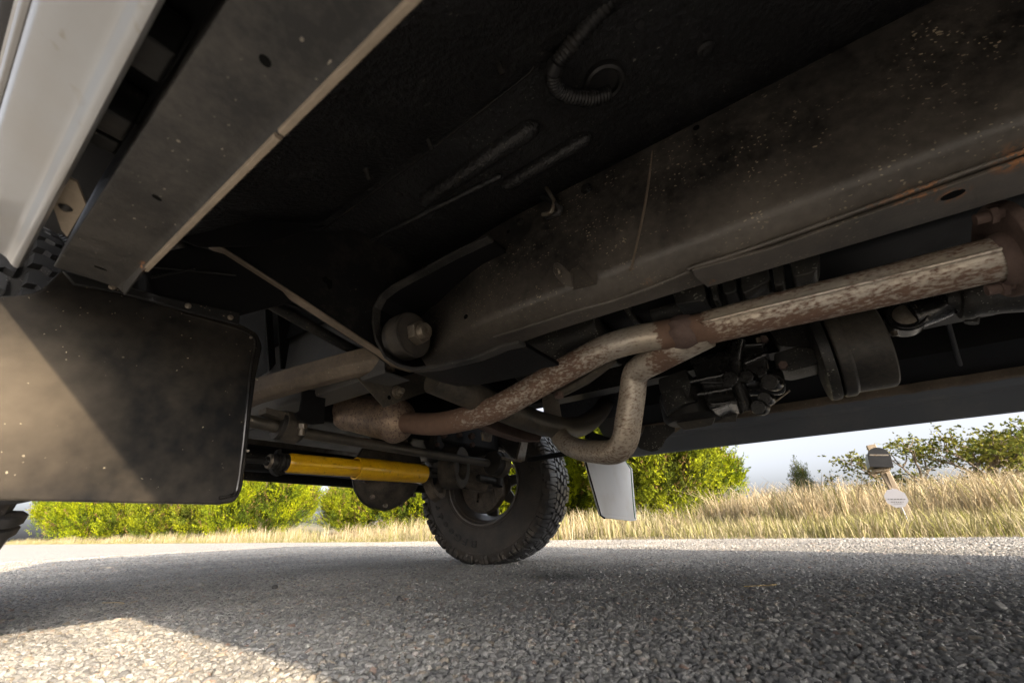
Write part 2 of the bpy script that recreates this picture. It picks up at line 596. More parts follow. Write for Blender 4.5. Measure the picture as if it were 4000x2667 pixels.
# ------------------------------------------------------------------ ground and road
def mat_road():
    n = Nodes('chip_seal_asphalt')
    x, y, z = n.xyz()
    cells = n.vor(95, 'Color')
    cr, cg, cb = n.xyz(cells)
    dist = n.vor(95)
    stone = n.ramp(cr, [(0.0, (0.26, 0.26, 0.265)), (0.3, (0.39, 0.385, 0.38)), (0.6, (0.49, 0.48, 0.46)), (0.8, (0.56, 0.545, 0.52)), (0.92, (0.5, 0.43, 0.34)), (1.0, (0.63, 0.61, 0.58))])
    c = n.mix(n.ramp(dist, [(0.5, 0.0), (0.8, 1.0)]), stone, (0.06, 0.06, 0.061))
    big = n.noise(0.7, 4)
    c = n.mix(n.ramp(big, [(0.3, 0.0), (0.8, 0.35)]), c, (0.44, 0.43, 0.41))
    nb = n.bump(n.math('SUBTRACT', 1.0, dist), 0.5, 0.004)
    return n.out(c, 0.8, 0.0, nb, 0.35)


def mat_stone():
    n = Nodes('road_chippings')
    oi = n.new('ShaderNodeObjectInfo')
    rnd = oi.outputs['Random']
    c = n.ramp(rnd, [(0.0, (0.13, 0.13, 0.135)), (0.15, (0.23, 0.225, 0.22)), (0.4, (0.33, 0.32, 0.3)), (0.6, (0.4, 0.385, 0.355)),
                     (0.74, (0.31, 0.305, 0.3)), (0.86, (0.46, 0.44, 0.41)), (0.93, (0.36, 0.28, 0.19)), (0.965, (0.55, 0.53, 0.5)), (1.0, (0.34, 0.2, 0.14))])
    c = n.mix(n.ramp(n.noise(500, 4, 0.6), [(0.3, 0.15), (0.8, 0.7)]), c, (0.13, 0.127, 0.122))
    # worn, tarry and dusty zones of the seal
    zone = n.noise(2.2, 4, 0.6, co=oi.outputs['Location'])
    c = n.mix(n.ramp(zone, [(0.42, 0.0), (0.7, 0.55)]), c, (0.12, 0.118, 0.115))
    c = n.mix(n.ramp(zone, [(0.25, 0.4), (0.42, 0.0)]), c, (0.38, 0.36, 0.33))
    # dark oil drip on the road by the far front wheel
    d = n.new('ShaderNodeVectorMath'); d.operation = 'DISTANCE'
    n.set(d.inputs[0], oi.outputs['Location'])
    p = A(2190, 2252, Z=0)
    d.inputs[1].default_value = (p.x, p.y, 0)
    wet = n.math('MULTIPLY', n.rng(d.outputs['Value'], 0.17, 0.05), 0.8)
    c = n.mix(n.math('MULTIPLY', wet, 0.85), c, (0.015, 0.015, 0.016))
    return n.out(c, n.mix(wet, (0.72,) * 3, (0.25,) * 3), 0.0, n.bump(n.noise(700, 3), 0.4, 0.0006), 0.4)


M['road'] = mat_road()
M['stone'] = mat_stone()
n_ = Nodes('verge_soil')
_c = n_.mix(n_.noise(3, 5), (0.13, 0.105, 0.06), (0.2, 0.165, 0.1))
M['soil'] = n_.out(_c, 0.95, 0, n_.bump(n_.noise(30, 5), 0.5, 0.03))
n_ = Nodes('hill_scrub')
_c = n_.mix(n_.ramp(n_.noise(0.08, 6, 0.7), [(0.4, 0), (0.6, 1)]), (0.07, 0.085, 0.05), (0.17, 0.15, 0.1))
M['hill'] = n_.out(_c, 0.95)


def bank(x, y):
    """height of the ground beyond the road edge"""
    t = np.clip((x - 4.7) / 7.0, 0, 1)
    right = np.clip((3.0 - y) / 5.0, 0, 1) * 0.25
    return t * t * (3 - 2 * t) * (0.12 + 0.3 * right) - 0.02


gx = np.unique(np.concatenate([np.linspace(4.62, 16, 40), np.linspace(16, 120, 22), np.linspace(120, 900, 12)]))
gy = np.unique(np.concatenate([np.linspace(-14, 45, 60), np.linspace(-400, -14, 14), np.linspace(45, 900, 16)]))
GX, GY = np.meshgrid(gx, gy, indexing='ij')
GZ = bank(GX, GY) + np.where(GX > 5, 0.03 * np.sin(GX * 1.3 + GY * .7) * np.sin(GY * 1.1), 0) * (GX < 60) - np.clip(GX - 20, 0, 300) * 0.012
vs = np.stack([GX, GY, GZ], -1).reshape(-1, 3)
nx, ny = len(gx), len(gy)
ii = (np.arange(nx - 1)[:, None] * ny + np.arange(ny - 1)[None]).ravel()
fs = np.stack([ii, ii + ny, ii + ny + 1, ii + 1], -1)
verge = link('verge', np_mesh('verge', vs, fs, M['soil']))
verge.data.polygons.foreach_set('use_smooth', [True] * len(verge.data.polygons))
verge['kind'] = 'structure'
b = MB()
b.add([(-900, -900, -0.6), (900, -900, -0.6), (900, 900, -0.6), (-900, 900, -0.6)], [(0, 1, 2, 3)])
b.add([(-900, -900, -0.03), (-7.5, -900, -0.03), (-7.5, 900, -0.03), (-900, 900, -0.03)], [(0, 1, 2, 3)])
g = b.build('ground', M['soil'])
g['kind'] = 'structure'
b = MB()
edge = [(4.62 + 0.05 * math.sin(y * 0.9) + 0.03 * math.sin(y * 3.1), y) for y in np.linspace(-40, 120, 240)]
b.add([(-7.5, -40, -0.0025)] + [(x, y, -0.0025) for x, y in edge] + [(-7.5, 120, -0.0025)], [tuple(range(len(edge) + 2))])
b.add([(-7.5, 120, -0.0025), (4.6, 120, -0.0025), (4.6, 900, -0.0025), (-7.5, 900, -0.0025)], [(0, 1, 2, 3)])
b.add([(-7.5, -900, -0.0025), (4.6, -900, -0.0025), (4.6, -40, -0.0025), (-7.5, -40, -0.0025)], [(0, 1, 2, 3)])
road = b.build('road', M['road'])
road['kind'] = 'structure'

# chippings standing out of the binder: the 300 largest in view are pieces of their own, the rest one mass
CELL = 0.0082
gxs = np.arange(-0.15, 3.6, CELL)
gys = np.arange(-1.6, 3.4, CELL)
QX, QY = np.meshgrid(gxs, gys, indexing='ij')
QX = QX.ravel() + rng.uniform(-.5, .5, QX.size) * CELL * 0.95
QY = QY.ravel() + rng.uniform(-.5, .5, QY.size) * CELL * 0.95
c = (np.stack([QX, QY, np.full(QX.size, -CAMP[2])], -1)) @ CAMM
dep = -c[:, 2]
ok = dep > 0.2
px = np.where(ok, c[:, 0] / np.where(ok, dep, 1) * FPX + CX, -1e6)
py = np.where(ok, -c[:, 1] / np.where(ok, dep, 1) * FPX + CY, -1e6)
ok &= (px > -250) & (px < 4250) & (py < 2900) & (np.hypot(QX, QY) < 3.3)
QX, QY, px, py, dep = QX[ok], QY[ok], px[ok], py[ok], dep[ok]
SC = rng.lognormal(0, 0.28, QX.size).clip(0.55, 2.0) * 0.0043
FX, FY = np.meshgrid(np.arange(0.3, 4.66, 0.0145), np.arange(-3.2, 6.4, 0.0145), indexing='ij')
FX = FX.ravel() + rng.uniform(-.5, .5, FX.size) * 0.016
FY = FY.ravel() + rng.uniform(-.5, .5, FY.size) * 0.016
c = (np.stack([FX, FY, np.full(FX.size, -CAMP[2])], -1)) @ CAMM
fd_ = -c[:, 2]
fx_ = np.where(fd_ > 0.3, c[:, 0] / np.where(fd_ > .3, fd_, 1) * FPX + CX, -1e6)
ok = (np.hypot(FX, FY) >= 3.3) & (np.hypot(FX, FY) < 7) & (fx_ > -100) & (fx_ < 4150) & (FX < 4.6 + 0.05 * np.sin(FY * 0.9))
FX, FY, fx_, fd_ = FX[ok], FY[ok], fx_[ok], fd_[ok]
QX = np.concatenate([QX, FX]); QY = np.concatenate([QY, FY])
px = np.concatenate([px, fx_]); py = np.concatenate([py, np.full(len(FX), -1.0)]); dep = np.concatenate([dep, fd_])
SC = np.concatenate([SC, rng.lognormal(0, 0.25, len(FX)).clip(0.6, 1.8) * 0.0062])
NS = len(QX)


def stone_mesh(seed):
    import bmesh
    bm = bmesh.new()
    bmesh.ops.create_icosphere(bm, subdivisions=2, radius=1)
    r = random.Random(seed)
    ax = [Vector((r.uniform(-1, 1), r.uniform(-1, 1), r.uniform(-1, 1))).normalized() for _ in range(9)]
    cut = [r.uniform(0.55, 0.9) for _ in ax]
    for v in bm.verts:
        for a, k in zip(ax, cut):
            d = v.co.dot(a)
            if d > k:
                v.co -= a * (d - k) * 0.85
        v.co *= 1 + r.uniform(-.05, .05)
    me = bpy.data.meshes.new('stone')
    bm.to_mesh(me)
    bm.free()
    me.materials.append(M['stone'])
    me.polygons.foreach_set('use_smooth', [True] * len(me.polygons))
    me.set_sharp_from_angle(angle=math.radians(48))
    return me


stones = [stone_mesh(s) for s in range(7)]
infr = (px > 0) & (px < 4000) & (py < 2667) & (py > 2100)
size = np.where(infr, SC / dep, 0)
big = np.argsort(-size)[:300]
isbig = np.zeros(NS, bool)
isbig[big] = True
for k, i in enumerate(big):
    o = link('stone', stones[k % 7], road)
    o.location = (QX[i], QY[i], -0.0005)
    s = SC[i]
    o.scale = (s * random.uniform(.85, 1.3), s * random.uniform(.8, 1.15), s * random.uniform(.55, .85))
    o.rotation_euler = (random.uniform(-.4, .4), random.uniform(-.4, .4), random.uniform(0, 6.3))
rest = ~isbig
pm = bpy.data.meshes.new('road_chippings')
pm.vertices.add(int(rest.sum()))
pm.vertices.foreach_set('co', np.stack([QX[rest], QY[rest], rng.uniform(-.0015, .0005, rest.sum())], -1).astype(np.float32).ravel())
for nm, val in (('ssc', SC[rest]),):
    at = pm.attributes.new(nm, 'FLOAT', 'POINT')
    at.data.foreach_set('value', val.astype(np.float32))
pm.materials.append(M['stone'])
chip = link('road_chippings', pm, road)
chip['kind'] = 'stuff'
gn = bpy.data.node_groups.new('scatter_chippings', 'GeometryNodeTree')
gn.interface.new_socket('Geometry', in_out='INPUT', socket_type='NodeSocketGeometry')
gn.interface.new_socket('Geometry', in_out='OUTPUT', socket_type='NodeSocketGeometry')
gi = gn.nodes.new('NodeGroupInput'); go = gn.nodes.new('NodeGroupOutput')
join = gn.nodes.new('GeometryNodeJoinGeometry')
for s in range(7):
    ico = gn.nodes.new('GeometryNodeMeshIcoSphere')
    ico.inputs['Radius'].default_value = 1.0
    ico.inputs['Subdivisions'].default_value = 2
    no = gn.nodes.new('ShaderNodeTexNoise')
    no.noise_dimensions = '4D'
    no.inputs['W'].default_value = s * 7.3
    no.inputs['Scale'].default_value = 1.1
    no.inputs['Detail'].default_value = 1.0
    vm = gn.nodes.new('ShaderNodeVectorMath'); vm.operation = 'MULTIPLY_ADD'
    vm.inputs[1].default_value = (1.5, 1.5, 1.5)
    vm.inputs[2].default_value = (-.75, -.75, -.75)
    gn.links.new(no.outputs['Color'], vm.inputs[0])
    sp = gn.nodes.new('GeometryNodeSetPosition')
    gn.links.new(ico.outputs[0], sp.inputs[0])
    gn.links.new(vm.outputs[0], sp.inputs['Offset'])
    sm = gn.nodes.new('GeometryNodeSetMaterial')
    sm.inputs['Material'].default_value = M['stone']
    gn.links.new(sp.outputs[0], sm.inputs[0])
    g2 = gn.nodes.new('GeometryNodeGeometryToInstance')
    gn.links.new(sm.outputs[0], g2.inputs[0])
    gn.links.new(g2.outputs[0], join.inputs[0])
iop = gn.nodes.new('GeometryNodeInstanceOnPoints')
iop.inputs['Pick Instance'].default_value = True
gn.links.new(gi.outputs[0], iop.inputs['Points'])
gn.links.new(join.outputs[0], iop.inputs['Instance'])
ri = gn.nodes.new('FunctionNodeRandomValue'); ri.data_type = 'INT'
for s_ in ri.inputs:
    if s_.type == 'INT' and s_.name == 'Max':
        s_.default_value = 6
gn.links.new([o for o in ri.outputs if o.type == 'INT' and o.enabled][0], iop.inputs['Instance Index'])
rr = gn.nodes.new('FunctionNodeRandomValue'); rr.data_type = 'FLOAT_VECTOR'
rr.inputs[0].default_value = (-.5, -.5, 0); rr.inputs[1].default_value = (.5, .5, 6.28)
gn.links.new(rr.outputs[0], iop.inputs['Rotation'])
rs = gn.nodes.new('FunctionNodeRandomValue'); rs.data_type = 'FLOAT_VECTOR'
rs.inputs[0].default_value = (.85, .8, .5); rs.inputs[1].default_value = (1.3, 1.15, .8)
na = gn.nodes.new('GeometryNodeInputNamedAttribute'); na.data_type = 'FLOAT'
na.inputs['Name'].default_value = 'ssc'
ml = gn.nodes.new('ShaderNodeVectorMath'); ml.operation = 'SCALE'
gn.links.new(rs.outputs[0], ml.inputs[0])
gn.links.new(na.outputs[0], ml.inputs['Scale'])
gn.links.new(ml.outputs[0], iop.inputs['Scale'])
gn.links.new(iop.outputs[0], go.inputs[0])
md = chip.modifiers.new('scatter', 'NODES')
md.node_group = gn

# low hills on the horizon
hx = np.linspace(-1, 1, 60)
b = MB()
vs, fs = [], []
for i, a in enumerate(np.linspace(-40, 75, 90)):
    t = math.radians(a)
    h = 7 + 4.5 * math.sin(i * .21) + 2.5 * math.sin(i * .57 + 1) + 1.5 * math.sin(i * 1.3)
    for rr_, z in ((380, -5), (430, h), (500, h * 1.25), (620, -6)):
        vs.append((rr_ * math.cos(t), rr_ * math.sin(t), z))
for i in range(89):
    for j in range(3):
        fs.append((i * 4 + j, (i + 1) * 4 + j, (i + 1) * 4 + j + 1, i * 4 + j + 1))
b.add(vs, fs)
h = b.build('hills', M['hill'])
h['kind'] = 'structure'
# ------------------------------------------------------------------ the truck
truck = empty('truck', (0.94, 0.3, 0.0))
tag(truck, 'silver off road truck seen from underneath with yellow steering damper and all-terrain tyres', 'truck')
XC = 0.94                                     # centre line of the truck


def mirror(x):
    return 2 * XC - x


# ---- near sill and body side
side = [(-0.0045, 0.472), (-0.004, 0.4525), (-0.0065, 0.4488), (-0.0095, 0.4493), (-0.0125, 0.4518), (-0.0158, 0.4558), (-0.0178, 0.4575), (-0.021, 0.459), (-0.034, 0.4642), (-0.046, 0.4685), (-0.0492, 0.471),
        (-0.0515, 0.478), (-0.0545, 0.494), (-0.0553, 0.4995), (-0.050, 0.4995), (-0.0465, 0.482), (-0.043, 0.473), (-0.019, 0.463), (-0.009, 0.458), (-0.0065, 0.472)]
rp = MB().sweep(side, -3.1, 0.655, 1).build('rocker_panel', M['silver'], truck, 0.0, 40)
door = [(-0.056, 0.5025), (-0.0595, 0.5025), (-0.0615, 0.5045), (-0.063, 0.515), (-0.08, 0.62), (-0.1, 0.82), (-0.095, 1.02), (-0.085, 1.02), (-0.089, 0.82), (-0.07, 0.62), (-0.056, 0.515)]
dr = MB().sweep(door, -0.55, 0.48, 1).build('door', M['silver'], truck, 0.0008, 50)
MB().box((-0.105, 0.32, 0.93), (0.02, 0.13, 0.03)).build('handle', M['cable'], dr, 0.004)
MB().sweep(rounded([(-0.064, 0.522), (-0.073, 0.524), (-0.0765, 0.53), (-0.0765, 0.545), (-0.068, 0.55)], 0.003), -0.55, 0.478, 1).build('side_moulding', M['cable'], dr, 0.0)
MB().sweep([(-0.062, 0.5165), (-0.0655, 0.517), (-0.0655, 0.5195), (-0.062, 0.5195)], -0.55, 0.47, 1).build('trim_strip', M['white'], dr)
MB().sweep([(x - 0.0004, z) for x, z in door], -3.1, -0.556, 1).build('rear_quarter', M['silver'], truck, 0.001, 50)

# front fender of both sides with its wheel arch; outline in (Y, Z)
def fender(far):
    zs_, xs_ = (0.504, 0.515, 0.62, 0.82, 1.02), (-0.0615, -0.063, -0.08, -0.1, -0.095)
    b = MB()
    ys = np.linspace(0.486, 2.13, 56)
    nz = 10
    vs, fs = [], []
    for y in ys:
        u = (y - 1.38) / 0.62
        z0 = max(0.504, 0.40 + 0.52 * math.sqrt(max(0.0, 1 - u * u)))
        for k in range(nz):
            z = z0 + (1.02 - z0) * k / (nz - 1)
            x = float(np.interp(z, zs_, xs_))
            vs.append((1.875 - x if far else x, y, z))
    m = len(vs)
    sgn = -0.008 if far else 0.008
    vs += [(x + sgn, y, z) for x, y, z in vs]
    for a in range(len(ys) - 1):
        for k in range(nz - 1):
            q = (a * nz + k, (a + 1) * nz + k, (a + 1) * nz + k + 1, a * nz + k + 1)
            fs += [q, tuple(m + v for v in reversed(q))]
        fs.append((a * nz, m + a * nz, m + (a + 1) * nz, (a + 1) * nz))
        fs.append((a * nz + nz - 1, (a + 1) * nz + nz - 1, m + (a + 1) * nz + nz - 1, m + a * nz + nz - 1))
    for a in (0, len(ys) - 1):
        fs += [(a * nz + k, a * nz + k + 1, m + a * nz + k + 1, m + a * nz + k) for k in range(nz - 1)]
    return b.add(vs, fs)


fender(False).build('front_fender', M['silver'], truck)
fender(True).build('front_fender', M['silver'], truck)
farside = [(mirror(x), z) for x, z in door[1:]]
MB().sweep([(1.962, 0.62), (1.976, 0.63), (1.986, 0.82), (1.98, 1.02), (1.97, 1.02), (1.974, 0.82), (1.955, 0.63)], -3.1, 0.48, 1).build('far_body_side', M['silver'], truck, 0.001, 50)

# upper body, out of view here: hood, cab, roof and windows throw the shadow on the road
b = MB()
b.sweep(rounded([(-0.09, 0.985), (1.97, 0.985), (1.93, 1.04), (1.7, 1.075), (0.18, 1.075), (-0.05, 1.04)], 0.03), 0.86, 2.14, 1)
b.build('hood', M['silver'], truck, 0.004)
b = MB()
cab = [Vector((-0.06, 0.86, 1.03)), Vector((1.94, 0.86, 1.03)), Vector((1.94, -3.1, 1.03)), Vector((-0.06, -3.1, 1.03)),
       Vector((0.14, 0.42, 1.66)), Vector((1.74, 0.42, 1.66)), Vector((1.74, -3.0, 1.66)), Vector((0.14, -3.0, 1.66))]
b.add(cab, [(0, 1, 2, 3), (4, 7, 6, 5), (0, 4, 5, 1), (1, 5, 6, 2), (2, 6, 7, 3), (3, 7, 4, 0)])
b.build('cab', M['silver'], truck, 0.03)


def pane(quad, name, inset=0.1, lift=0.008):
    c_ = sum(quad, Vector()) / 4
    n_v = (quad[1] - quad[0]).cross(quad[3] - quad[0]).normalized()
    if n_v.dot(c_ - Vector((0.94, -0.4, 1.3))) < 0:
        n_v = -n_v
    q = [p + (c_ - p) * inset + n_v * lift for p in quad]
    return MB().prism(q, n_v * 0.006).build(name, M['glass'], truck)


pane([cab[0], cab[1], cab[5], cab[4]], 'windscreen')
pane([cab[0], cab[4], cab[7], cab[3]], 'side_window', 0.14)
pane([cab[1], cab[5], cab[6], cab[2]], 'side_window', 0.14)
MB().box((0.94, -3.12, 0.76), (2.06, 0.02, 0.52)).build('tailgate', M['silver'], truck, 0.004)
b = MB().box((0.94, 2.18, 0.62), (1.9, 0.07, 0.14))
b.build('front_bumper', M['steel'], truck, 0.01)
MB().box((0.94, 2.125, 0.84), (1.5, 0.03, 0.27)).build('grille', M['void'], truck, 0.004)
MB().box((0.94, 0.9, 0.98), (1.95, 0.03, 0.1)).build('cowl', M['void'], truck)

# ---- inner sill: dusty box section with a folded lip, torn open at its front end
ZS = 0.46
b = MB().sweep(rounded([(0.0165, ZS), (0.0725, ZS), (0.079, 0.4555), (0.079, 0.585), (0.0165, 0.585)], [0.002, 0.004, 0.0, 0, 0], 3), -3.1, 0.646, 1)
sill = b.build('inner_sill', M['sill'], truck, 0.0)
b = MB()
for y0, y1 in ((-3.1, 0.262), (0.268, 0.56)):
    b.sweep(rounded([(0.0755, 0.4555), (0.0765, 0.4515), (0.0815, 0.4515), (0.0825, 0.4575), (0.0795, 0.4575)], 0.0012), y0, y1, 1)
b.build('folded_lip', M['lip'], sill)
b = MB()
tp = [A(585, 1037, Z=0.4525), A(560, 1030, Z=0.4565), A(545, 1040, Z=0.4575), A(478, 1112, Z=0.4585), A(484, 1152, Z=0.452), A(520, 1105, Z=0.451), A(553, 1060, Z=0.45)]
b.add(tp + [p + Vector((0.0015, 0, 0.001)) for p in tp], [tuple(range(7)), tuple(range(13, 6, -1))] + [(i, (i + 1) % 7, (i + 1) % 7 + 7, i + 7) for i in range(7)])
b.build('torn_flange', M['sill'], sill)
for (hx_, hy_), ra, rb, ang in (((1035, 240), 0.0042, 0.0033, 0.5), ((612, 774), 0.0042, 0.0022, 0.4), ((392, 1049), 0.0055, 0.0016, 0.1), ((1020, 560), 0.004, 0.0012, 1.2)):
    p = A(hx_, hy_, Z=ZS - 0.0006)
    pts = [p + Vector((math.cos(t) * ra * math.cos(ang) - math.sin(t) * rb * math.sin(ang), math.cos(t) * ra * math.sin(ang) + math.sin(t) * rb * math.cos(ang), 0)) for t in np.linspace(0, 2 * math.pi, 16, endpoint=False)]
    MB().prism(pts, (0, 0, 0.0004)).build('drain_hole', M['hole'], sill)
# dark slot between skin and sill, closed above with stepped stiffeners
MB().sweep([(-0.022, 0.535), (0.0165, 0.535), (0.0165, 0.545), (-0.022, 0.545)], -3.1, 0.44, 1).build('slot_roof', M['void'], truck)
for y, l, z in ((0.31, 0.035, 0.487), (0.405, 0.03, 0.492), (0.445, 0.02, 0.5), (0.2, 0.05, 0.492)):
    MB().box((-0.002, y, z + 0.02), (0.03, l, 0.04)).build('stiffener', M['chassis'], sill, 0.003)
# tan clip at the sill's front
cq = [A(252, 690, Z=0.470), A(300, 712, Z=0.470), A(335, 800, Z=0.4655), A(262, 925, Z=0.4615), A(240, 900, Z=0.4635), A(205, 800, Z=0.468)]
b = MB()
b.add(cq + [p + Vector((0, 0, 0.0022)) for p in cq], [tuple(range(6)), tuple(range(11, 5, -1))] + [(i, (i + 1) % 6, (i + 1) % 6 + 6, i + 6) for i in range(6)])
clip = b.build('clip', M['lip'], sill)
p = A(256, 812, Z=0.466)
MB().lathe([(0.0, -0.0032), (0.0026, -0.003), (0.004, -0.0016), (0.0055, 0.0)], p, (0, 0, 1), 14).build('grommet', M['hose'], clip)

# ---- near mud flap behind the near front wheel
YF = 0.71
fl = [(-420, 1925), (0, 1953), (860, 1970), (925, 1960), (955, 1915), (972, 1780), (990, 1600), (1008, 1460), (1032, 1350), (1012, 1300), (940, 1262), (700, 1196), (480, 1130),
      (300, 1075), (240, 1052), (205, 1088), (150, 1138), (60, 1152), (0, 1154), (-420, 1120)]
pl = [A(x, y, Y=YF) for x, y in fl]
p2 = rounded([(p.x, p.z) for p in pl], [0.0, 0, 0.004, 0.006, 0.012, 0.0, 0, 0, 0.008, 0.008, 0.012, 0, 0, 0, 0.004, 0.012, 0.012, 0.004, 0, 0], 5)
b = MB().prism([Vector((a, YF + 0.10 * max(0, a - 0.2) ** 2 * 6, c_)) for a, c_ in p2], (0, 0.009, 0))
flap = b.build('mud_flap', M['rub'], truck, 0.0035, seg=3)
# rubber bead just inside the flap's edge, and the steel strip that clamps its top
bd = [A(x, y, Y=YF - 0.001) for x, y in ((700, 1222), (925, 1283), (985, 1312), (1000, 1345), (985, 1430), (968, 1590), (948, 1790), (930, 1912), (905, 1935), (860, 1943))]
MB().tube([p + Vector((0, 0.10 * max(0, p.x - 0.2) ** 2 * 6, 0)) for p in bd], 0.0022, 8, sub=4).build('bead', M['rub'], flap)
st = [A(x, y, Y=YF - 0.012) for x, y in ((245, 1056), (480, 1118), (690, 1168), (940, 1222), (935, 1268), (690, 1205), (470, 1142), (290, 1110))]
strip = MB().prism(st, (0, 0.006, 0)).build('clamp_strip', M['chassis'], flap, 0.0015)
for x, y in ((440, 1120), (735, 1195), (900, 1240)):
    MB().lathe([(0, -0.003), (0.003, -0.0028), (0.0042, -0.001), (0.0045, 0.002)], A(x, y, Y=YF - 0.0125), (0, 1, 0), 12).build('rivet', M['steel'], strip)
for x, y in ((980, 1318), (1004, 1480), (985, 1640), (968, 1760)):
    MB().lathe([(0, -0.002), (0.0016, -0.0018), (0.0022, 0.001)], A(x, y, Y=YF - 0.0005), (0, 1, 0), 10).build('rivet', M['steel'], flap)
# apron above the flap, and the small stay under the outrigger
ap = [A(x, y, Y=0.735) for x, y in ((500, 1010), (760, 960), (1010, 1030), (1140, 1180), (940, 1232), (700, 1176), (500, 1120))]
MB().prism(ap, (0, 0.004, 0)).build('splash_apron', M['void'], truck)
b = MB()
for (x0, y0), (x1, y1) in (((560, 1040), (920, 1075)), ((590, 1085), (760, 1050))):
    b.tube([A(x0, y0, Y=0.728), A(x1, y1, Y=0.728)], 0.0022, 8)
b.build('stay', M['chassis'], truck)

# ---- wheels
M['letter'] = dusty('letter_rubber', (0.03, 0.028, 0.026), (0.07, 0.06, 0.05), 0.4, 0.8, 0.55, 30, 0.0, 0.1, 300, 0.0004)
R_T, W_T = 0.405, 0.255


def make_tyre():
    b = MB()
    h = [(0.200, 0.100), (0.206, 0.112), (0.225, 0.121), (0.255, 0.128), (0.29, 0.131), (0.325, 0.130), (0.352, 0.126), (0.372, 0.121), (0.384, 0.114), (0.390, 0.104), (0.3925, 0.07), (0.3935, 0.03)]
    prof = [(r, -x) for r, x in h] + [(r, x) for r, x in reversed(h)]
    b.lathe(prof, (0, 0, 0), (1, 0, 0), 96)
    # raised rings on the sidewall
    for s in (-1, 1):
        b.lathe([(0.226, s * 0.1195), (0.228, s * 0.1235), (0.231, s * 0.1235), (0.233, s * 0.1205)], (0, 0, 0), (1, 0, 0), 96)
        b.lathe([(0.343, s * 0.1265), (0.3445, s * 0.1295), (0.347, s * 0.1295), (0.349, s * 0.1255)], (0, 0, 0), (1, 0, 0), 96)
    NP = 25
    pit = 2 * math.pi / NP
    # one pitch of the tread: outlines in (u along the pitch, x across), metres across
    cells = [
        [(0.02, -0.017), (0.40, -0.020), (0.50, -0.012), (0.42, -0.004), (0.47, 0.008), (0.36, 0.018), (0.10, 0.015), (-0.03, 0.004), (0.07, -0.006)],
        [(0.55, -0.016), (0.90, -0.012), (0.97, 0.000), (0.88, 0.014), (0.60, 0.019), (0.52, 0.006), (0.61, -0.003)],
        [(0.20, 0.025), (0.52, 0.023), (0.62, 0.030), (0.54, 0.040), (0.60, 0.050), (0.50, 0.060), (0.22, 0.058), (0.14, 0.046), (0.24, 0.038)],
        [(0.70, 0.024), (1.05, 0.022), (1.11, 0.034), (1.04, 0.046), (1.08, 0.056), (0.74, 0.059), (0.67, 0.048), (0.76, 0.036)],
        [(-0.10, -0.026), (0.22, -0.025), (0.32, -0.033), (0.24, -0.043), (0.30, -0.054), (0.18, -0.060), (-0.08, -0.058), (-0.16, -0.046), (-0.06, -0.038)],
        [(0.40, -0.025), (0.76, -0.025), (0.83, -0.037), (0.75, -0.049), (0.79, -0.058), (0.44, -0.060), (0.36, -0.050), (0.46, -0.038)],
    ]

    def block(pts, r0, rt):
        k = len(pts)
        cu = sum(p[0] for p in pts) / k
        cx = sum(p[1] for p in pts) / k
        vs = []
        for u, x in pts:
            a = (cu + (u - cu) * 0.95) * pit
            x = cx + (x - cx) * 0.96
            vs.append((x, math.sin(a) * r0, -math.cos(a) * r0))
        for u, x in pts:
            a = (cu + (u - cu) * 0.84) * pit
            x = cx + (x - cx) * 0.86
            crown = rt - 0.0035 * (abs(x) / 0.1) ** 2.2
            vs.append((x, math.sin(a) * crown, -math.cos(a) * crown))
        fs = [tuple(range(k, 2 * k))] + [(i, (i + 1) % k, (i + 1) % k + k, i + k) for i in range(k)]
        b.add(vs, fs)

    for p in range(NP):
        for c_ in cells:
            jit = 0.03 * math.sin(p * 2.4)
            block([(u + p + jit, x) for u, x in c_], 0.391, R_T)
        for s in (-1, 1):
            off = 0.0 if s > 0 else 0.45
            for (ua, ub, low) in ((0.04, 0.27, 0.352), (0.285, 0.5, 0.352), (0.56, 0.74, 0.366), (0.755, 0.95, 0.366)):
                ua += p + off
                ub += p + off
                uk = 0.05 if low < 0.36 else -0.05
                ring = []
                for rr_, x, du in ((0.398, 0.064, 0.0), (R_T - 0.001, 0.067, 0.0), (R_T - 0.0055, 0.116, uk), (0.392, 0.128, uk * 1.3), (low + 0.012, 0.1385, uk * 1.5), (low, 0.134, uk * 1.5), (low + 0.004, 0.118, uk), (0.386, 0.10, uk)):
                    ring.append([(s * x, math.sin((u + du) * pit) * rr_, -math.cos((u + du) * pit) * rr_) for u in (ua + 0.02, ub - 0.025)])
                vs = [r[0] for r in ring] + [r[1] for r in ring]
                m = len(ring)
                b.add(vs, [tuple(range(m)), tuple(range(2 * m - 1, m - 1, -1))] + [(i, (i + 1) % m, (i + 1) % m + m, i + m) for i in range(m)])
    return b


def arc_text(text, r, a0, step, size, x, depth):
    """raised letters round the sidewall, tops outward, facing -X: one mesh each"""
    res = []
    for k, ch in enumerate(text):
        if ch == ' ':
            continue
        cu = bpy.data.curves.new('letter', 'FONT')
        cu.body = ch
        cu.size = size
        cu.align_x = 'CENTER'
        cu.extrude = depth
        cu.offset = size * 0.018
        ob = bpy.data.objects.new('letter', cu)
        COL.objects.link(ob)
        bpy.context.view_layer.update()
        me = bpy.data.meshes.new_from_object(ob.evaluated_get(bpy.context.evaluated_depsgraph_get()))
        a = a0 + k * step
        for v in me.vertices:
            aa = a + v.co.x / r * 1.25
            rr_ = r + v.co.y * 0.92
            v.co = (x - v.co.z, math.sin(aa) * rr_, -math.cos(aa) * rr_)
        me.materials.clear()
        me.materials.append(M['letter'])
        bpy.data.objects.remove(ob)
        bpy.data.curves.remove(cu)
        res.append(bpy.data.objects.new('letter', me))
        COL.objects.link(res[-1])
    return res


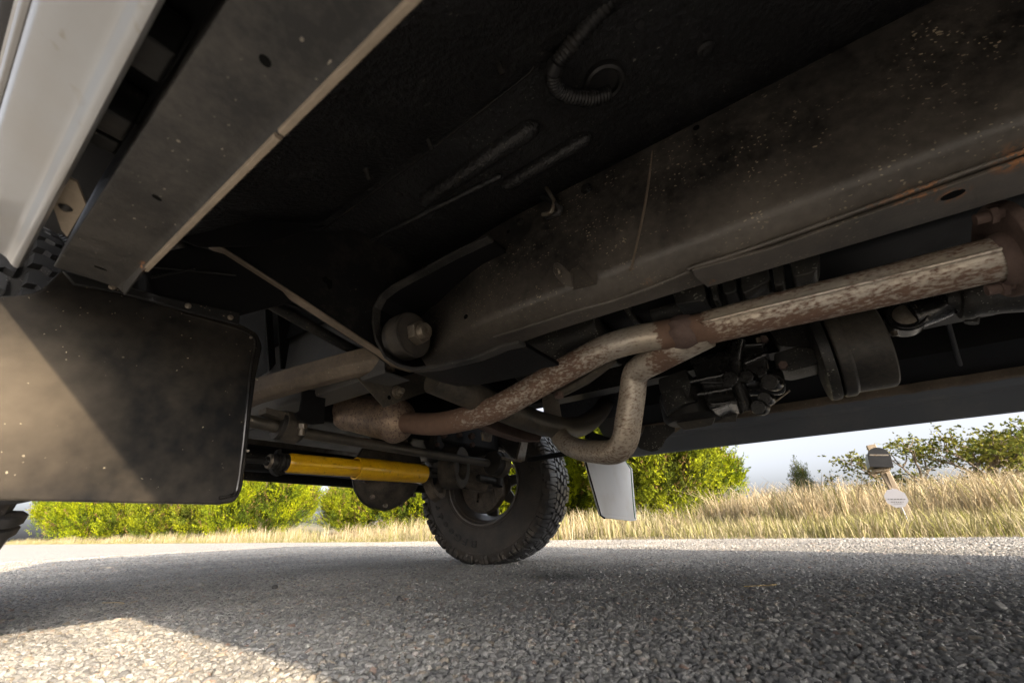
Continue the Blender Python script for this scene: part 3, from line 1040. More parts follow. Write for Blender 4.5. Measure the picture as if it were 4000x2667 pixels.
def make_wheel(centre, flip, deg=0.0, steer=0.0):
    """flip: the side turned to the truck is +X instead of -X"""
    w = bpy.data.objects.new('wheel', None)
    COL.objects.link(w)
    w.parent = truck
    w.matrix_parent_inverse = Matrix.Translation(-Vector(ORIGIN['truck']))
    w.location = centre
    w.scale = (1.16, 1, 1)
    w.rotation_euler = (math.radians(deg), 0, (math.pi if flip else 0) + math.radians(steer))
    return w


TYRE = make_tyre().build('tyre', M['tyre'], None, 0.0, 28)
TXT = arc_text('BFGoodrich', 0.285, math.radians(8), math.radians(9.8), 0.05, -0.1305, 0.0042) + arc_text('All-Terrain T/A', 0.285, math.radians(150), math.radians(8.0), 0.05, -0.1305, 0.0042)
b = MB()
# barrel: lip on the truck side, drop centre, lip on the outside
b.lathe([(0.196, -0.104), (0.212, -0.110), (0.2155, -0.117), (0.2135, -0.121), (0.207, -0.1215), (0.202, -0.112), (0.197, -0.100), (0.189, -0.09), (0.186, -0.06), (0.170, -0.03), (0.168, 0.03),
         (0.184, 0.06), (0.19, 0.1), (0.206, 0.113), (0.212, 0.12), (0.214, 0.112), (0.2, 0.104), (0.193, 0.09), (0.176, 0.03), (0.178, -0.03), (0.193, -0.07)], (0, 0, 0), (1, 0, 0), 64, True)
RIM = b.build('rim', M['rim'], None, 0, 40)
b = MB()
b.lathe([(0.0, 0.06), (0.07, 0.06), (0.085, 0.05), (0.085, 0.035), (0.0, 0.03)], (0, 0, 0), (1, 0, 0), 32)
for k in range(6):
    a = 2 * math.pi * k / 6 + 0.3
    d = Vector((0, math.sin(a), -math.cos(a))); t_ = Vector((0, math.cos(a), math.sin(a)))
    q = []
    for rr_, wd, x0 in ((0.07, 0.034, 0.042), (0.12, 0.024, 0.052), (0.174, 0.036, 0.062)):
        q.append([d * rr_ + t_ * wd + Vector((x0, 0, 0)), d * rr_ - t_ * wd + Vector((x0, 0, 0)), d * rr_ - t_ * wd + Vector((x0 + 0.016, 0, 0)), d * rr_ + t_ * wd + Vector((x0 + 0.016, 0, 0))])
    vs = sum(q, [])
    b.add(vs, [(i * 4 + j, i * 4 + (j + 1) % 4, (i + 1) * 4 + (j + 1) % 4, (i + 1) * 4 + j) for i in (0, 1) for j in range(4)] + [(0, 1, 2, 3), (11, 10, 9, 8)])
SPOKES = b.build('spokes', M['rim'], None, 0.003, 40)
first = True
for centre, flip, deg, steer in (((1.925, 1.475, 0.3925), False, 0.0, 10.0), ((-0.09, 1.31, 0.3925), True, 14.0, 10.0), ((1.84, -1.55, 0.3925), False, 40.0, 0.0), ((0.02, -1.55, 0.3925), True, 75.0, 0.0)):
    w = make_wheel(centre, flip, deg, steer)
    for o in [TYRE, RIM, SPOKES] + (TXT if steer else []):
        q = o if first else o.copy()
        if not first:
            COL.objects.link(q)
        q.parent = w
        q.matrix_parent_inverse = Matrix.Identity(4)
    first = False
TYRE.name = 'tyre'
# brake backing plate and knuckle inside the far wheel
WX, WY, WZ = 1.905, 1.475, 0.3925
b = MB().lathe([(0.0, 0.0), (0.135, 0.0), (0.146, 0.006), (0.15, 0.022), (0.15, 0.045), (0.0, 0.045)], (WX - 0.085, WY + 0.01, WZ - 0.005), (1, 0, 0), 48)
brake = b.build('brake_backing_plate', M['brake'], truck, 0.001)
b = MB().box((WX - 0.1, WY - 0.02, WZ - 0.045), (0.018, 0.14, 0.016))
b.box((WX - 0.097, WY + 0.035, WZ - 0.06), (0.012, 0.02, 0.05))
b.build('anchor_bar', M['brake'], brake, 0.002)
MB().box((WX - 0.0865, WY + 0.034, WZ - 0.092), (0.002, 0.012, 0.012)).build('inspection_slot', M['hole'], brake)
b = MB().tube([A(1925, 1855, X=1.73), A(1948, 1895, X=1.73), A(1955, 1940, X=1.735)], [0.035, 0.03, 0.022], 14, sub=4)
b.lathe([(0, 0), (0.012, 0), (0.012, 0.02), (0, 0.02)], A(1935, 1942, X=1.72), (0, 0, -1), 12)
b.build('steering_knuckle', M['brake'], truck)
b = MB().tube([A(1795, 1860, X=1.62), A(1862, 1880, X=1.68), A(1900, 1890, X=1.72)], [0.04, 0.045, 0.04], 14, sub=3)
b.build('axle_yoke', M['brake'], truck)
b = MB().tube([A(1868, 1865, Y=1.28), A(1930, 1878, Y=1.27)], [0.016, 0.016], 12)
b.lathe([(0, -0.02), (0.026, -0.02), (0.026, 0.02), (0, 0.02)], A(1945, 1882, Y=1.27), (0.2, 0, 1), 16)
b.build('tie_rod_end', M['hose'], truck)
# ---- frame rails
M['frontrail'] = dusty('frame_front_grey', (0.05, 0.05, 0.051), (0.13, 0.12, 0.105), 0.4, 0.8, 0.5, 10, 0.05, 0.5, 400, 0.001)  # paler copy of the rail colour, wheel-well light painted in
rail = [(0.56, 0.772), (0.56, 0.566), (0.5625, 0.556), (0.568, 0.549), (0.598, 0.533), (0.604, 0.5305), (0.656, 0.5305), (0.656, 0.5365), (0.606, 0.5365), (0.566, 0.569), (0.566, 0.766), (0.645, 0.766), (0.645, 0.772)]
b = MB()
m = len(rail)
vs, fs = [], []
stations = [(-3.05, 0.0), (0.36, 0.0), (0.46, 0.006), (0.56, 0.03), (0.65, 0.06), (0.744, 0.075)]
for y, dx_ in stations:
    vs += [(x + dx_, y, z) for x, z in rail]
for k in range(len(stations) - 1):
    for i in range(m):
        i2 = (i + 1) % m
        fs.append((k * m + i, k * m + i2, (k + 1) * m + i2, (k + 1) * m + i))
fs += [tuple(range(m)), tuple((len(stations) - 1) * m + i for i in range(m - 1, -1, -1))]
b.add(vs, fs)
fr = b.build('frame_rail', M['rail'], truck, 0.0, 60)
front = [(0.56, 0.72), (0.56, 0.47), (0.565, 0.46), (0.64, 0.46), (0.64, 0.465), (0.566, 0.466), (0.566, 0.714), (0.64, 0.714), (0.64, 0.72)]
MB().sweep([(x, z + 0.05) for x, z in front], 0.7525, 2.12, 1).build('frame_rail', M['frontrail'], truck, 0.002)
b = MB().sweep([(1.30, 0.77), (1.37, 0.77), (1.37, 0.60), (1.30, 0.60)], -3.05, 2.12, 1)
b.build('frame_rail', M['chassis'], truck, 0.0, 60)
# doubler plate under the rail's rear half
dp = [A(2700, 1046, Z=0.5265), A(2712, 1072, Z=0.5265), A(2762, 1112, Z=0.5265)]
b = MB().prism([dp[0], dp[1], dp[2], Vector((0.6635, -0.25, 0.5265)), Vector((0.6635, -1.6, 0.5265)), Vector((0.588, -1.6, 0.5265)), Vector((0.588, -0.29, 0.5265)), Vector((0.6, -0.04, 0.5265))], (0, 0, -0.0055))
dbl = b.build('doubler_plate', M['rail'], fr, 0.0015)
p = A(3722, 762, Z=0.5208)
pts = [p + Vector((math.cos(t) * 0.008, math.sin(t) * 0.011, 0)) for t in np.linspace(0, 2 * math.pi, 18, endpoint=False)]
MB().prism(pts, (0, 0, 0.0004)).build('bolt_hole', M['hole'], dbl)
# weld beads along the doubler and up the web
b = MB()
w_ = [A(x, y, Z=0.5285) for x, y in ((1930, 1318), (2100, 1262), (2250, 1215), (2400, 1172), (2560, 1114), (2690, 1062), (2700, 1046), (2900, 985), (3200, 880), (3600, 735), (4050, 572))]
b.tube([p + Vector((0, 0, random.uniform(-.0008, .0008))) for p in w_], 0.003, 8, sub=6)
b.build('weld_bead', M['rail'], fr)
MB().tube([A(2548, 590, X=0.5595), A(2532, 720, X=0.5592), A(2510, 850, X=0.5592), A(2470, 1030, X=0.5592), A(2462, 1058, X=0.5592)], [0.0012, 0.0022, 0.0022, 0.002, 0.0025], 8, sub=3).build('weld_bead', M['arm'], fr)
# bolts, holes, clip and hanger tab on the web
for x, y, r in ((2290, 738, 0.008), (2032, 868, 0.0065)):
    b = MB().lathe([(0, -0.001), (r * 1.35, -0.001), (r * 1.35, 0.002), (0, 0.002)], A(x, y, X=0.5585), (-1, 0, 0), 18)
    b.hexnut(A(x, y, X=0.5575), (-1, 0, 0), r, 0.007)
    b.build('bolt', M['chassis'], fr, 0.0008)
for x, y, r in ((1820, 1237, 0.0055), (1985, 905, 0.004), (2720, 500, 0.005)):
    p = A(x, y, X=0.5595)
    MB().lathe([(0, 0.0004), (r, 0.0004), (r, 0)], p, (-1, 0, 0), 18).build('hole', M['hole'], fr)
b = MB().tube([A(2135, 735, X=0.552), A(2150, 760, X=0.545), A(2165, 790, X=0.54), A(2150, 830, X=0.54), A(2120, 838, X=0.545)], 0.004, 10, sub=4)
b.build('line_clip', M['steel'], fr)
MB().tube([A(2120, 770, X=0.552), A(2175, 800, X=0.542), A(2185, 830, X=0.545), A(2130, 845, X=0.552)], 0.006, 10, sub=4).build('line_clip', M['cable'], fr)
# hanger tab: an ear standing off the web joined to a saddle plate
ear = [(2163, 1030), (2180, 1025), (2205, 1045), (2232, 1070), (2238, 1122), (2205, 1115), (2175, 1085), (2160, 1060)]
e1 = [A(x, y, X=0.525) for x, y in ear]
b = MB().prism(e1, (0.004, 0.0, 0.0))
tab = b.build('hanger_tab', M['rail'], fr, 0.001)
sd = [A(2226, 1058, X=0.53), A(2262, 1030, X=0.5585), A(2305, 1018, X=0.5585), A(2328, 1048, X=0.5585), A(2332, 1105, X=0.5585), A(2238, 1128, X=0.53)]
b = MB()
b.add(sd, [(0, 1, 5), (1, 4, 5), (1, 2, 3, 4)])
b.add([p + Vector((0.004, 0.002, 0)) for p in sd], [(0, 5, 1), (1, 5, 4), (1, 4, 3, 2)])
b.build('saddle', M['rail'], tab)
MB().lathe([(0, -0.002), (0.0035, -0.0015), (0.0045, 0.001)], A(2186, 1062, X=0.524), (0, 1, 0), 14).build('rivet', M['steel'], tab)

# ---- radius arm bracket: cup on the rail closed at its front by the outrigger plate
lip_px = [(1905, 915), (1760, 985), (1640, 1052), (1530, 1112), (1482, 1150), (1455, 1200), (1450, 1260), (1462, 1330), (1500, 1400), (1550, 1432), (1610, 1446), (1700, 1437), (1780, 1418), (1860, 1398), (1960, 1356), (2030, 1340)]
XB = 0.50
lp = [A(x, y, X=XB) for x, y in lip_px]
lp = [Vector((XB, min(p.y, 0.742), p.z)) for p in lp]
b = MB()
n = len(lp)
ins = []
cen = Vector((XB, 0.57, 0.575))
for i in range(n):
    d = (lp[min(i + 1, n - 1)] - lp[max(i - 1, 0)]).normalized()
    nrm = Vector((0, d.z, -d.y))
    if nrm.dot(cen - lp[i]) < 0:
        nrm = -nrm
    ins.append(lp[i] + nrm * 0.007)
vs = [p for p in lp] + [p for p in ins] + [p + Vector((0.02, 0, 0)) for p in lp] + [p + Vector((0.02, 0, 0)) for p in ins]
for i in range(n - 1):
    pass
fs = []
for i in range(n - 1):
    j = i + 1
    fs += [(i, j, n + j, n + i), (2 * n + i, 3 * n + i, 3 * n + j, 2 * n + j), (i, 2 * n + i, 2 * n + j, j), (n + i, n + j, 3 * n + j, 3 * n + i)]
fs += [(0, n, 3 * n, 2 * n), (n - 1, 3 * n - 1, 4 * n - 1, 2 * n - 1)]
b.add(vs, fs)
brk = b.build('radius_arm_bracket', M['sill'], truck, 0.0015)
# cup lining added in black, standing in for deep shade between lip and web
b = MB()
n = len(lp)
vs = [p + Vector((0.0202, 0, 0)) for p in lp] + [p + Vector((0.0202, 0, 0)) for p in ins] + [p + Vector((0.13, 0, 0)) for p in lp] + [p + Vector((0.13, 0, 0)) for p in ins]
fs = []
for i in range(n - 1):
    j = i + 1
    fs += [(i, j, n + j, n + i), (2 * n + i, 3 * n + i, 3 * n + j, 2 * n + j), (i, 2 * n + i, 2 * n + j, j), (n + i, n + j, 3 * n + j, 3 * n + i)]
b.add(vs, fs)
b.build('cup_shade', M['void'], brk)
YO = 0.746
og = [(780, 945), (1160, 1186), (1330, 1296), (1470, 1384), (1520, 1428), (1600, 1452), (1740, 1440), (1840, 1400), (1935, 1300), (1990, 1000), (1905, 905), (1500, 905), (1100, 900)]
pts, e = plate(og, 0.005, Y=YO, r=0.01)
out = MB().prism(pts, e).build('outrigger', M['chassis'], truck, 0.001)
lipp = [A(x, y, Y=YO) for x, y in ((780, 948), (1160, 1188), (1330, 1298), (1470, 1386), (1525, 1430), (1600, 1455))]
b = MB()
n = len(lipp)
vs = lipp + [p + Vector((0.001, -0.022, -0.0005)) for p in lipp] + [p + Vector((0.002, -0.022, 0.004)) for p in lipp] + [p + Vector((0.002, 0, 0.004)) for p in lipp]
fs = []
for i in range(n - 1):
    for k in range(4):
        k2 = (k + 1) % 4
        fs.append((k * n + i, k * n + i + 1, k2 * n + i + 1, k2 * n + i))
b.add(vs, fs)
b.build('outrigger_lip', M['arm'], out, 0.001)
hole = [(1260, 1085), (1272, 1078), (1284, 1090), (1298, 1095), (1297, 1125), (1285, 1130), (1276, 1108), (1262, 1098)]
pts, e = plate(hole, 0.0004, Y=YO - 0.0007)
MB().prism(pts, e).build('key_hole', M['hole'], out)
MB().tube([A(700, 950, Y=0.80), A(760, 1000, Y=0.80), A(1000, 1150, Y=0.82), A(1240, 1290, Y=0.84), A(1480, 1420, Y=0.86)], 0.013, 14, sub=3).build('brace_bar', M['chassis'], truck)
# bushing, washer and nut on the arm's threaded end
bc = A(1612, 1308, Y=0.64)
ax = Vector((0.02, -1.0, -0.02)).normalized()
b = MB().lathe([(0.0, -0.1), (0.02, -0.1), (0.02, -0.05), (0.048, -0.046), (0.0515, -0.036), (0.0515, 0.0), (0.05, 0.004), (0.0, 0.004)], bc, ax, 48)
bush = b.build('bushing', M['hose'], truck, 0.0015)
MB().lathe([(0.012, 0.004), (0.047, 0.0042), (0.0475, 0.0065), (0.012, 0.008)], bc, ax, 40).build('washer', M['washer'], bush, 0.0006)
MB().lathe([(0.051, -0.03), (0.0525, -0.028), (0.0525, 0.001), (0.051, 0.004), (0.049, 0.005)], bc, ax, 48).build('washer_rim', M['washer'], bush)
nt = MB().hexnut(bc + ax * 0.008, ax, 0.027, 0.021).build('nut', M['steel'], bush, 0.0018)
b = MB().lathe([(0.018, 0.027), (0.018, 0.029), (0.0172, 0.031), (0.018, 0.033), (0.0172, 0.035), (0.018, 0.037), (0.0172, 0.039), (0.018, 0.041), (0.016, 0.0435), (0.0055, 0.0435), (0.004, 0.036), (0.0, 0.036)], bc, ax, 32)
b.build('threaded_stud', M['steel'], nt)
# the arm itself, running forward to the axle
ap_ = [A(1530, 1392, Y=0.775), A(1370, 1425, Y=0.85), A(1180, 1475, Y=1.0), A(1005, 1528, Y=1.18), A(860, 1590, Y=1.38)]
b = MB()
half = [0.030, 0.026, 0.026, 0.027, 0.028]
vs, fs = [], []
for i, (p, hh) in enumerate(zip(ap_, half)):
    d = (ap_[min(i + 1, 4)] - ap_[max(i - 1, 0)]).normalized()
    s_ = d.cross(Vector((0, 0, 1))).normalized()
    u_ = s_.cross(d)
    vs += [p - s_ * hh - u_ * hh * .55, p - s_ * hh * .35 - u_ * hh * 1.2, p + s_ * hh * .8 - u_ * hh * 1.15, p + s_ * hh + u_ * hh, p - s_ * hh + u_ * hh]
for i in range(4):
    for k in range(5):
        k2 = (k + 1) % 5
        fs.append((i * 5 + k, i * 5 + k2, (i + 1) * 5 + k2, (i + 1) * 5 + k))
fs += [(0, 1, 2, 3, 4), (24, 23, 22, 21, 20)]
b.add(vs, fs)
b.build('radius_arm', M['arm'], truck, 0.006, 40, 3)
# gusset below the bracket with its bolt
YG = 0.82
g1 = [A(1375, 1455, Y=YG + 0.03), A(1500, 1592, Y=YG), A(1545, 1478, Y=YG), A(1470, 1440, Y=YG + 0.03)]
g2 = [A(1500, 1592, Y=YG), A(1752, 1498, Y=YG + 0.02), A(1745, 1425, Y=YG + 0.02), A(1545, 1478, Y=YG)]
b = MB()
for q in (g1, g2):
    b.add(q + [p + Vector((0.002, 0.005, 0.002)) for p in q], [(0, 1, 2, 3), (7, 6, 5, 4), (0, 4, 5, 1), (1, 5, 6, 2), (2, 6, 7, 3), (3, 7, 4, 0)])
gus = b.build('gusset', M['olive'], truck, 0.001)
gc = A(1552, 1532, Y=YG - 0.004)
b = MB().lathe([(0, 0), (0.017, 0), (0.017, -0.003), (0, -0.003)], gc, (0.1, 1, 0), 20)
b.hexnut(gc + Vector((0, -0.003, 0)), (-0.1, -1, 0), 0.0125, 0.009)
b.tube([gc + Vector((0, -0.01, 0)), gc + Vector((-0.002, -0.024, 0))], 0.007, 12)
b.build('bolt', M['steel'], gus, 0.0008)
MB().lathe([(0, -0.0005), (0.0055, -0.0005), (0.0055, 0.0)], A(1520, 1552, Y=YG - 0.0015), (0, 1, 0), 14).build('hole', M['hole'], gus)
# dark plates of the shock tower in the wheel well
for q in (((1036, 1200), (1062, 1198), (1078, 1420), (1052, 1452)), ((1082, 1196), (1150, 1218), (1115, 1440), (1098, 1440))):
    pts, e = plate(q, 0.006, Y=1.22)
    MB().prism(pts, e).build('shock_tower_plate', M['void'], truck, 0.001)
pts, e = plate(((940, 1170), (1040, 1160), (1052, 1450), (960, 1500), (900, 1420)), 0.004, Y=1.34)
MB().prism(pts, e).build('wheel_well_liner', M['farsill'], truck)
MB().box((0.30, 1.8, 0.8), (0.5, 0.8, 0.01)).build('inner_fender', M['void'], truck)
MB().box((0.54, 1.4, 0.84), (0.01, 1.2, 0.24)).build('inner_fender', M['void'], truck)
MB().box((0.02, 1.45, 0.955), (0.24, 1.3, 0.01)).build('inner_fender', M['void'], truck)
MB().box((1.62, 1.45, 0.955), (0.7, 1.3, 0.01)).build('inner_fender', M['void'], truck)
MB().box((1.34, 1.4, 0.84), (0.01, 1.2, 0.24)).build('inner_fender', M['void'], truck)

# ---- floor pan above
b = MB()
fp = [(0.082, 0.60), (0.10, 0.64), (0.345, 0.80), (0.352, 0.83), (0.60, 0.85), (0.70, 0.88), (1.18, 0.88), (1.30, 0.85), (1.54, 0.82), (1.79, 0.62)]
fpu = [(x, z + 0.004) for x, z in reversed(fp)]
fl_ = MB().sweep(fp + fpu, -3.1, 0.92, 1).build('floor_pan', M['floor'], truck, 0.0, 15)
MB().tube([A(1250, 905, Z=0.795), A(1640, 620, Z=0.797), A(2070, 285, Z=0.797), A(2110, 220, Z=0.797), A(2180, 0, Z=0.797), A(2230, -200, Z=0.797)], 0.0022, 8).build('panel_seam', M['chassis'], fl_)
for (x0, y0), (x1, y1), r in (((1665, 775), (2070, 500), 0.02), ((1985, 720), (2280, 545), 0.016), ((1400, 960), (1950, 690), 0.007)):
    p0 = A(x0, y0, Z=0.838); p1 = A(x1, y1, Z=0.838)
    d = (p1 - p0).normalized()
    b = MB().tube([p0 - d * r * .9, p0 - d * r * .5, p0, p1, p1 + d * r * .5, p1 + d * r * .9], [r * .3, r * .8, r, r, r * .8, r * .3], 20)
    b.build('rib', M['floor'], fl_)
b = MB().lathe([(0.0, 0.012), (0.021, 0.012), (0.023, 0.004), (0.027, 0.002), (0.031, 0.004), (0.033, 0.009), (0.034, 0.02)], A(2365, 335, Z=0.822), (0, 0, 1), 32)
b.build('floor_plug', M['cable'], fl_)
for x, y in ((1955, 270), (1435, 680), (1680, 565)):
    MB().tube([A(x - 8, y - 22, Z=0.75), A(x + 8, y + 22, Z=0.738)], 0.0042, 10).build('stud', M['chassis'], fl_)
# corrugated loom
lo = [A(2400, -30, Z=0.80), A(2330, 60, Z=0.79), A(2235, 170, Z=0.785), A(2180, 240, Z=0.785), A(2160, 300, Z=0.785), A(2185, 355, Z=0.79), A(2250, 380, Z=0.795), A(2320, 385, Z=0.80), A(2385, 365, Z=0.805)]
path, steps = [], 60
for i in range(len(lo) - 1):
    p0 = lo[max(i - 1, 0)]; p1 = lo[i]; p2 = lo[i + 1]; p3 = lo[min(i + 2, len(lo) - 1)]
    for k in range(22):
        t = k / 22
        path.append(0.5 * ((2 * p1) + (p2 - p0) * t + (2 * p0 - 5 * p1 + 4 * p2 - p3) * t * t + (3 * p1 - p0 - 3 * p2 + p3) * t ** 3))
rad = [0.0128 if (i // 2) % 2 else 0.0108 for i in range(len(path))]
for i in range(66, 82):
    rad[i] = 0.0135
MB().tube(path, rad, 14).build('wiring_loom', M['cable'], truck, 0, 60)
for x, y in ((2500, 90), (2760, 200), (1830, 520), (1560, 760), (2100, 90), (1750, 300)):
    p = A(x, y, Z=0.835)
    MB().lathe([(0, -0.004), (0.006, -0.0035), (0.008, 0.0), (0.013, 0.002), (0.014, 0.02)], p, (0, 0, 1), 14).build('drain_grommet', M['cable'], fl_)
# crossmember end and dark structure between sill and outrigger
pts, e = plate(((690, 930), (1000, 860), (1280, 880), (1000, 960), (780, 965)), 0.004, Y=0.70)
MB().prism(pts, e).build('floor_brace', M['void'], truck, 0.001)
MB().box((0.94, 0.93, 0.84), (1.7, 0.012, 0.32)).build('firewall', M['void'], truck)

# ---- exhaust
XP = 0.82
ex = [A(3930, 1002, X=XP), A(3905, 1008, X=XP), A(3400, 1130, X=XP), A(3000, 1222, X=XP), A(2760, 1280, X=XP)]
b = MB().tube(ex, 0.0335, 32)
b.build('exhaust_pipe', M['pipe'], truck)
MB().tube([p + Vector((-0.0318, 0, -0.001)) for p in ex[1:]] + [A(2735, 1272, X=XP) + Vector((-0.024, 0, 0.0))], 0.0042, 10).build('pipe_seam', M['pipe'], truck)
ex2 = [A(2800, 1272, X=XP), A(2640, 1300, X=XP), A(2500, 1322, X=XP), A(2380, 1355, X=XP), A(2270, 1410, X=XP), A(2100, 1505, X=XP), A(1950, 1588, X=XP), A(1830, 1632, X=XP + 0.01), A(1700, 1655, X=XP + 0.02), A(1590, 1650, X=XP + 0.03)]
b = MB().tube(ex2, [0.030, 0.031, 0.031, 0.031, 0.0315, 0.032, 0.033, 0.033, 0.033, 0.033], 32, sub=6)
b.build('front_pipe', M['pipe'], truck)
# lumpy weld where the branch meets
b = MB()
c0 = A(2672, 1296, X=XP); c1 = A(2655, 1300, X=XP)
dj = (c0 - c1).normalized()
b.tube([c1 - dj * 0.012, c1 - dj * 0.004, c1, c0, c0 + dj * 0.008, c0 + dj * 0.02], [0.0312, 0.0345, 0.036, 0.0365, 0.0352, 0.0325], 32, False)
for v in range(len(b.v)):
    x, y, z = b.v[v]
    k = 0.0016 * math.sin(x * 220 + z * 310)
    b.v[v] = (x, y + k * 2, z + k)
b.build('weld_collar', M['flange'], truck)
br = [A(2760, 1300, X=0.835), A(2660, 1352, X=0.85), A(2570, 1400, X=0.875), A(2500, 1440, X=0.90), A(2478, 1475, X=0.915), A(2470, 1540, X=0.925), A(2455, 1640, X=0.935), A(2440, 1720, X=0.95),
      A(2405, 1760, X=0.975), A(2340, 1765, X=1.02), A(2250, 1750, X=1.10), A(2195, 1715, X=1.17), A(2165, 1650, X=1.25), A(2150, 1560, X=1.3)]
MB().tube(br, [0.031, 0.031, 0.031, 0.0305, 0.030, 0.0305, 0.031, 0.031, 0.0305, 0.030, 0.0305, 0.031, 0.031, 0.031], 28, sub=6).build('branch_pipe', M['pipe2'], truck)
# catalytic converter
k0 = A(1588, 1652, X=0.852); k1 = A(1330, 1598, X=0.84)
kd = (k1 - k0).normalized()
L = (k1 - k0).length
cat = MB().lathe([(0.033, -0.006), (0.036, 0.0), (0.05, 0.012), (0.066, 0.032), (0.070, 0.042), (0.0715, 0.050), (0.069, 0.058), (0.0675, 0.064), (0.0675, L * .8), (0.0705, L * .83), (0.067, L * .87), (0.04, L), (0.034, L + .01)], k0, kd, 48).build('catalytic_converter', M['cat'], truck)
MB().tube([k1 - kd * 0.01, k1 + kd * 0.12, k1 + kd * 0.2 + Vector((-.03, 0, 0.05))], 0.03, 24).build('inlet_pipe', M['pipe'], truck)
# flange at the rear of the pipe with bolts
fc = A(3955, 985, X=XP); fd = Vector((0, -1, 0.02)).normalized()
fo = Vector((0.832, -0.318, 0.528))
fpts = [fo + Vector((math.cos(t) * 0.083, 0, math.sin(t) * 0.07 + math.cos(t) * 0.0)) for t in np.linspace(0, 2 * math.pi, 40, endpoint=False)]
fpts = [p if not (-0.9 > (p - fo).normalized().z) else p for p in fpts]
flg = MB().prism(fpts, (0, -0.014, 0)).build('exhaust_flange', M['flange'], truck, 0.003)
MB().lathe([(0.034, 0.0), (0.041, 0.0), (0.0385, 0.01), (0.0345, 0.014)], fo + Vector((-0.012, 0, -0.018)), (0, 1, 0), 32).build('weld_fillet', M['flange'], flg)
MB().tube([Vector((0.82, -0.332, 0.51)), Vector((0.82, -1.2, 0.52)), Vector((0.82, -2.2, 0.55))], 0.034, 24).build('rear_pipe', M['pipe'], truck)
for x, y in ((3912, 1122), (3868, 842)):
    p = A(x, y, Y=-0.306)
    b = MB().tube([p + Vector((0, 0.016, 0)), p + Vector((0, -0.02, 0))], 0.0085, 14)
    b.hexnut(p + Vector((0, 0.002, 0)), (0, -1, 0), 0.013, 0.008)
    b.build('flange_bolt', M['flange'], flg, 0.001)

# ---- tubular crossmember
tm = [A(1690, 1480, Y=0.70), A(1840, 1545, Y=0.68), A(1980, 1605, Y=0.66), A(2120, 1655, Y=0.65), A(2230, 1672, Y=0.65), A(2310, 1640, Y=0.66), A(2365, 1575, Y=0.68), A(2400, 1480, Y=0.70)]
MB().tube(tm, [0.036, 0.036, 0.036, 0.037, 0.038, 0.037, 0.036, 0.036], 28, sub=6).build('crossmember', M['olive'], truck)
MB().tube([A(1745, 1400, Y=0.90), A(1920, 1575, Y=0.88)], 0.05, 24).build('engine_mount', M['void'], truck)
# rusty skid lip under the crossmember
q = [A(1880, 1655, Y=0.78), A(1960, 1690, Y=0.76), A(2060, 1722, Y=0.75), A(2110, 1725, Y=0.75), A(2120, 1695, Y=0.76), A(1990, 1655, Y=0.78), A(1900, 1630, Y=0.8)]
b = MB()
b.add(q + [p + Vector((0, 0.05, 0.004)) for p in q], [tuple(range(7)), tuple(range(13, 6, -1))] + [(i, (i + 1) % 7, (i + 1) % 7 + 7, i + 7) for i in range(7)])
b.build('skid_lip', M['flange'], truck, 0.003)
# ---- gearbox above the pipe and transfer case beside it
b = MB()
b.box((0.93, 0.55, 0.74), (0.30, 0.75, 0.20))
b.box((0.90, 0.0, 0.73), (0.24, 0.45, 0.17))
b.sweep(rounded([(0.80, 0.66), (0.87, 0.625), (1.02, 0.625), (1.08, 0.66), (1.08, 0.8), (0.80, 0.8)], 0.02), -0.5, 0.32, 1)
gb = b.build('gearbox', M['void'], truck, 0.012)
for y in (0.24, 0.12, 0.02, -0.06):
    MB().sweep(rounded([(0.785, 0.65), (0.86, 0.613), (1.03, 0.613), (1.09, 0.65), (1.09, 0.81), (0.785, 0.81)], 0.02), y, y + 0.014, 1).build('rib', M['castold'], gb, 0.003)
for q in (((2620, 1120), (2745, 1085), (2760, 1170), (2640, 1190)), ((2770, 1110), (2800, 1100), (2810, 1170), (2785, 1175)), ((2815, 1090), (2870, 1080), (2880, 1140), (2825, 1150)),
          ((2890, 1080), (3000, 1040), (3010, 1095), (2900, 1150)), ((3015, 1040), (3060, 1030), (3065, 1110), (3025, 1120)), ((3080, 1020), (3190, 960), (3205, 1010), (3190, 1060), (3100, 1085))):
    pts, e = plate(q, 0.06, X=0.79, r=0.008)
    MB().prism(pts, e).build('boss', M['castold'], gb, 0.003)
b = MB()
b.tube([A(2560, 1235, X=0.92), A(2950, 1130, X=0.92)], 0.045, 20)
b.build('shift_housing', M['castold'], truck)
# speckled bell housing seen above the front pipe
b = MB().sweep(rounded([(0.84, 0.60), (0.92, 0.55), (1.0, 0.55), (1.06, 0.6), (1.06, 0.75), (0.84, 0.75)], 0.03), 0.33, 0.62, 1)
bh = b.build('bell_housing', M['castold'], truck, 0.006)
MB().tube([A(2170, 1545, X=0.93), A(2290, 1480, X=0.93), A(2400, 1400, X=0.93)], [0.012, 0.014, 0.012], 10, sub=3).build('drain_rib', M['olive'], bh)
p = A(2185, 1535, X=0.915)
MB().hexnut(p, (-0.2, 0, -1), 0.012, 0.012).build('drain_plug', M['flange'], bh, 0.001)
for q in (((1985, 1370), (1998, 1368), (2030, 1440), (2012, 1448)),):
    pts, e = plate(q, 0.01, X=0.88)
    MB().prism(pts, e).build('bracket_tab', M['olive'], truck, 0.001)

XT = 1.14
tc = MB()


def pbox(b, pxs, X, depth, r=0.006):
    pts, e = plate(pxs, depth, X=X, r=r)
    b.prism(pts, e)
    return b


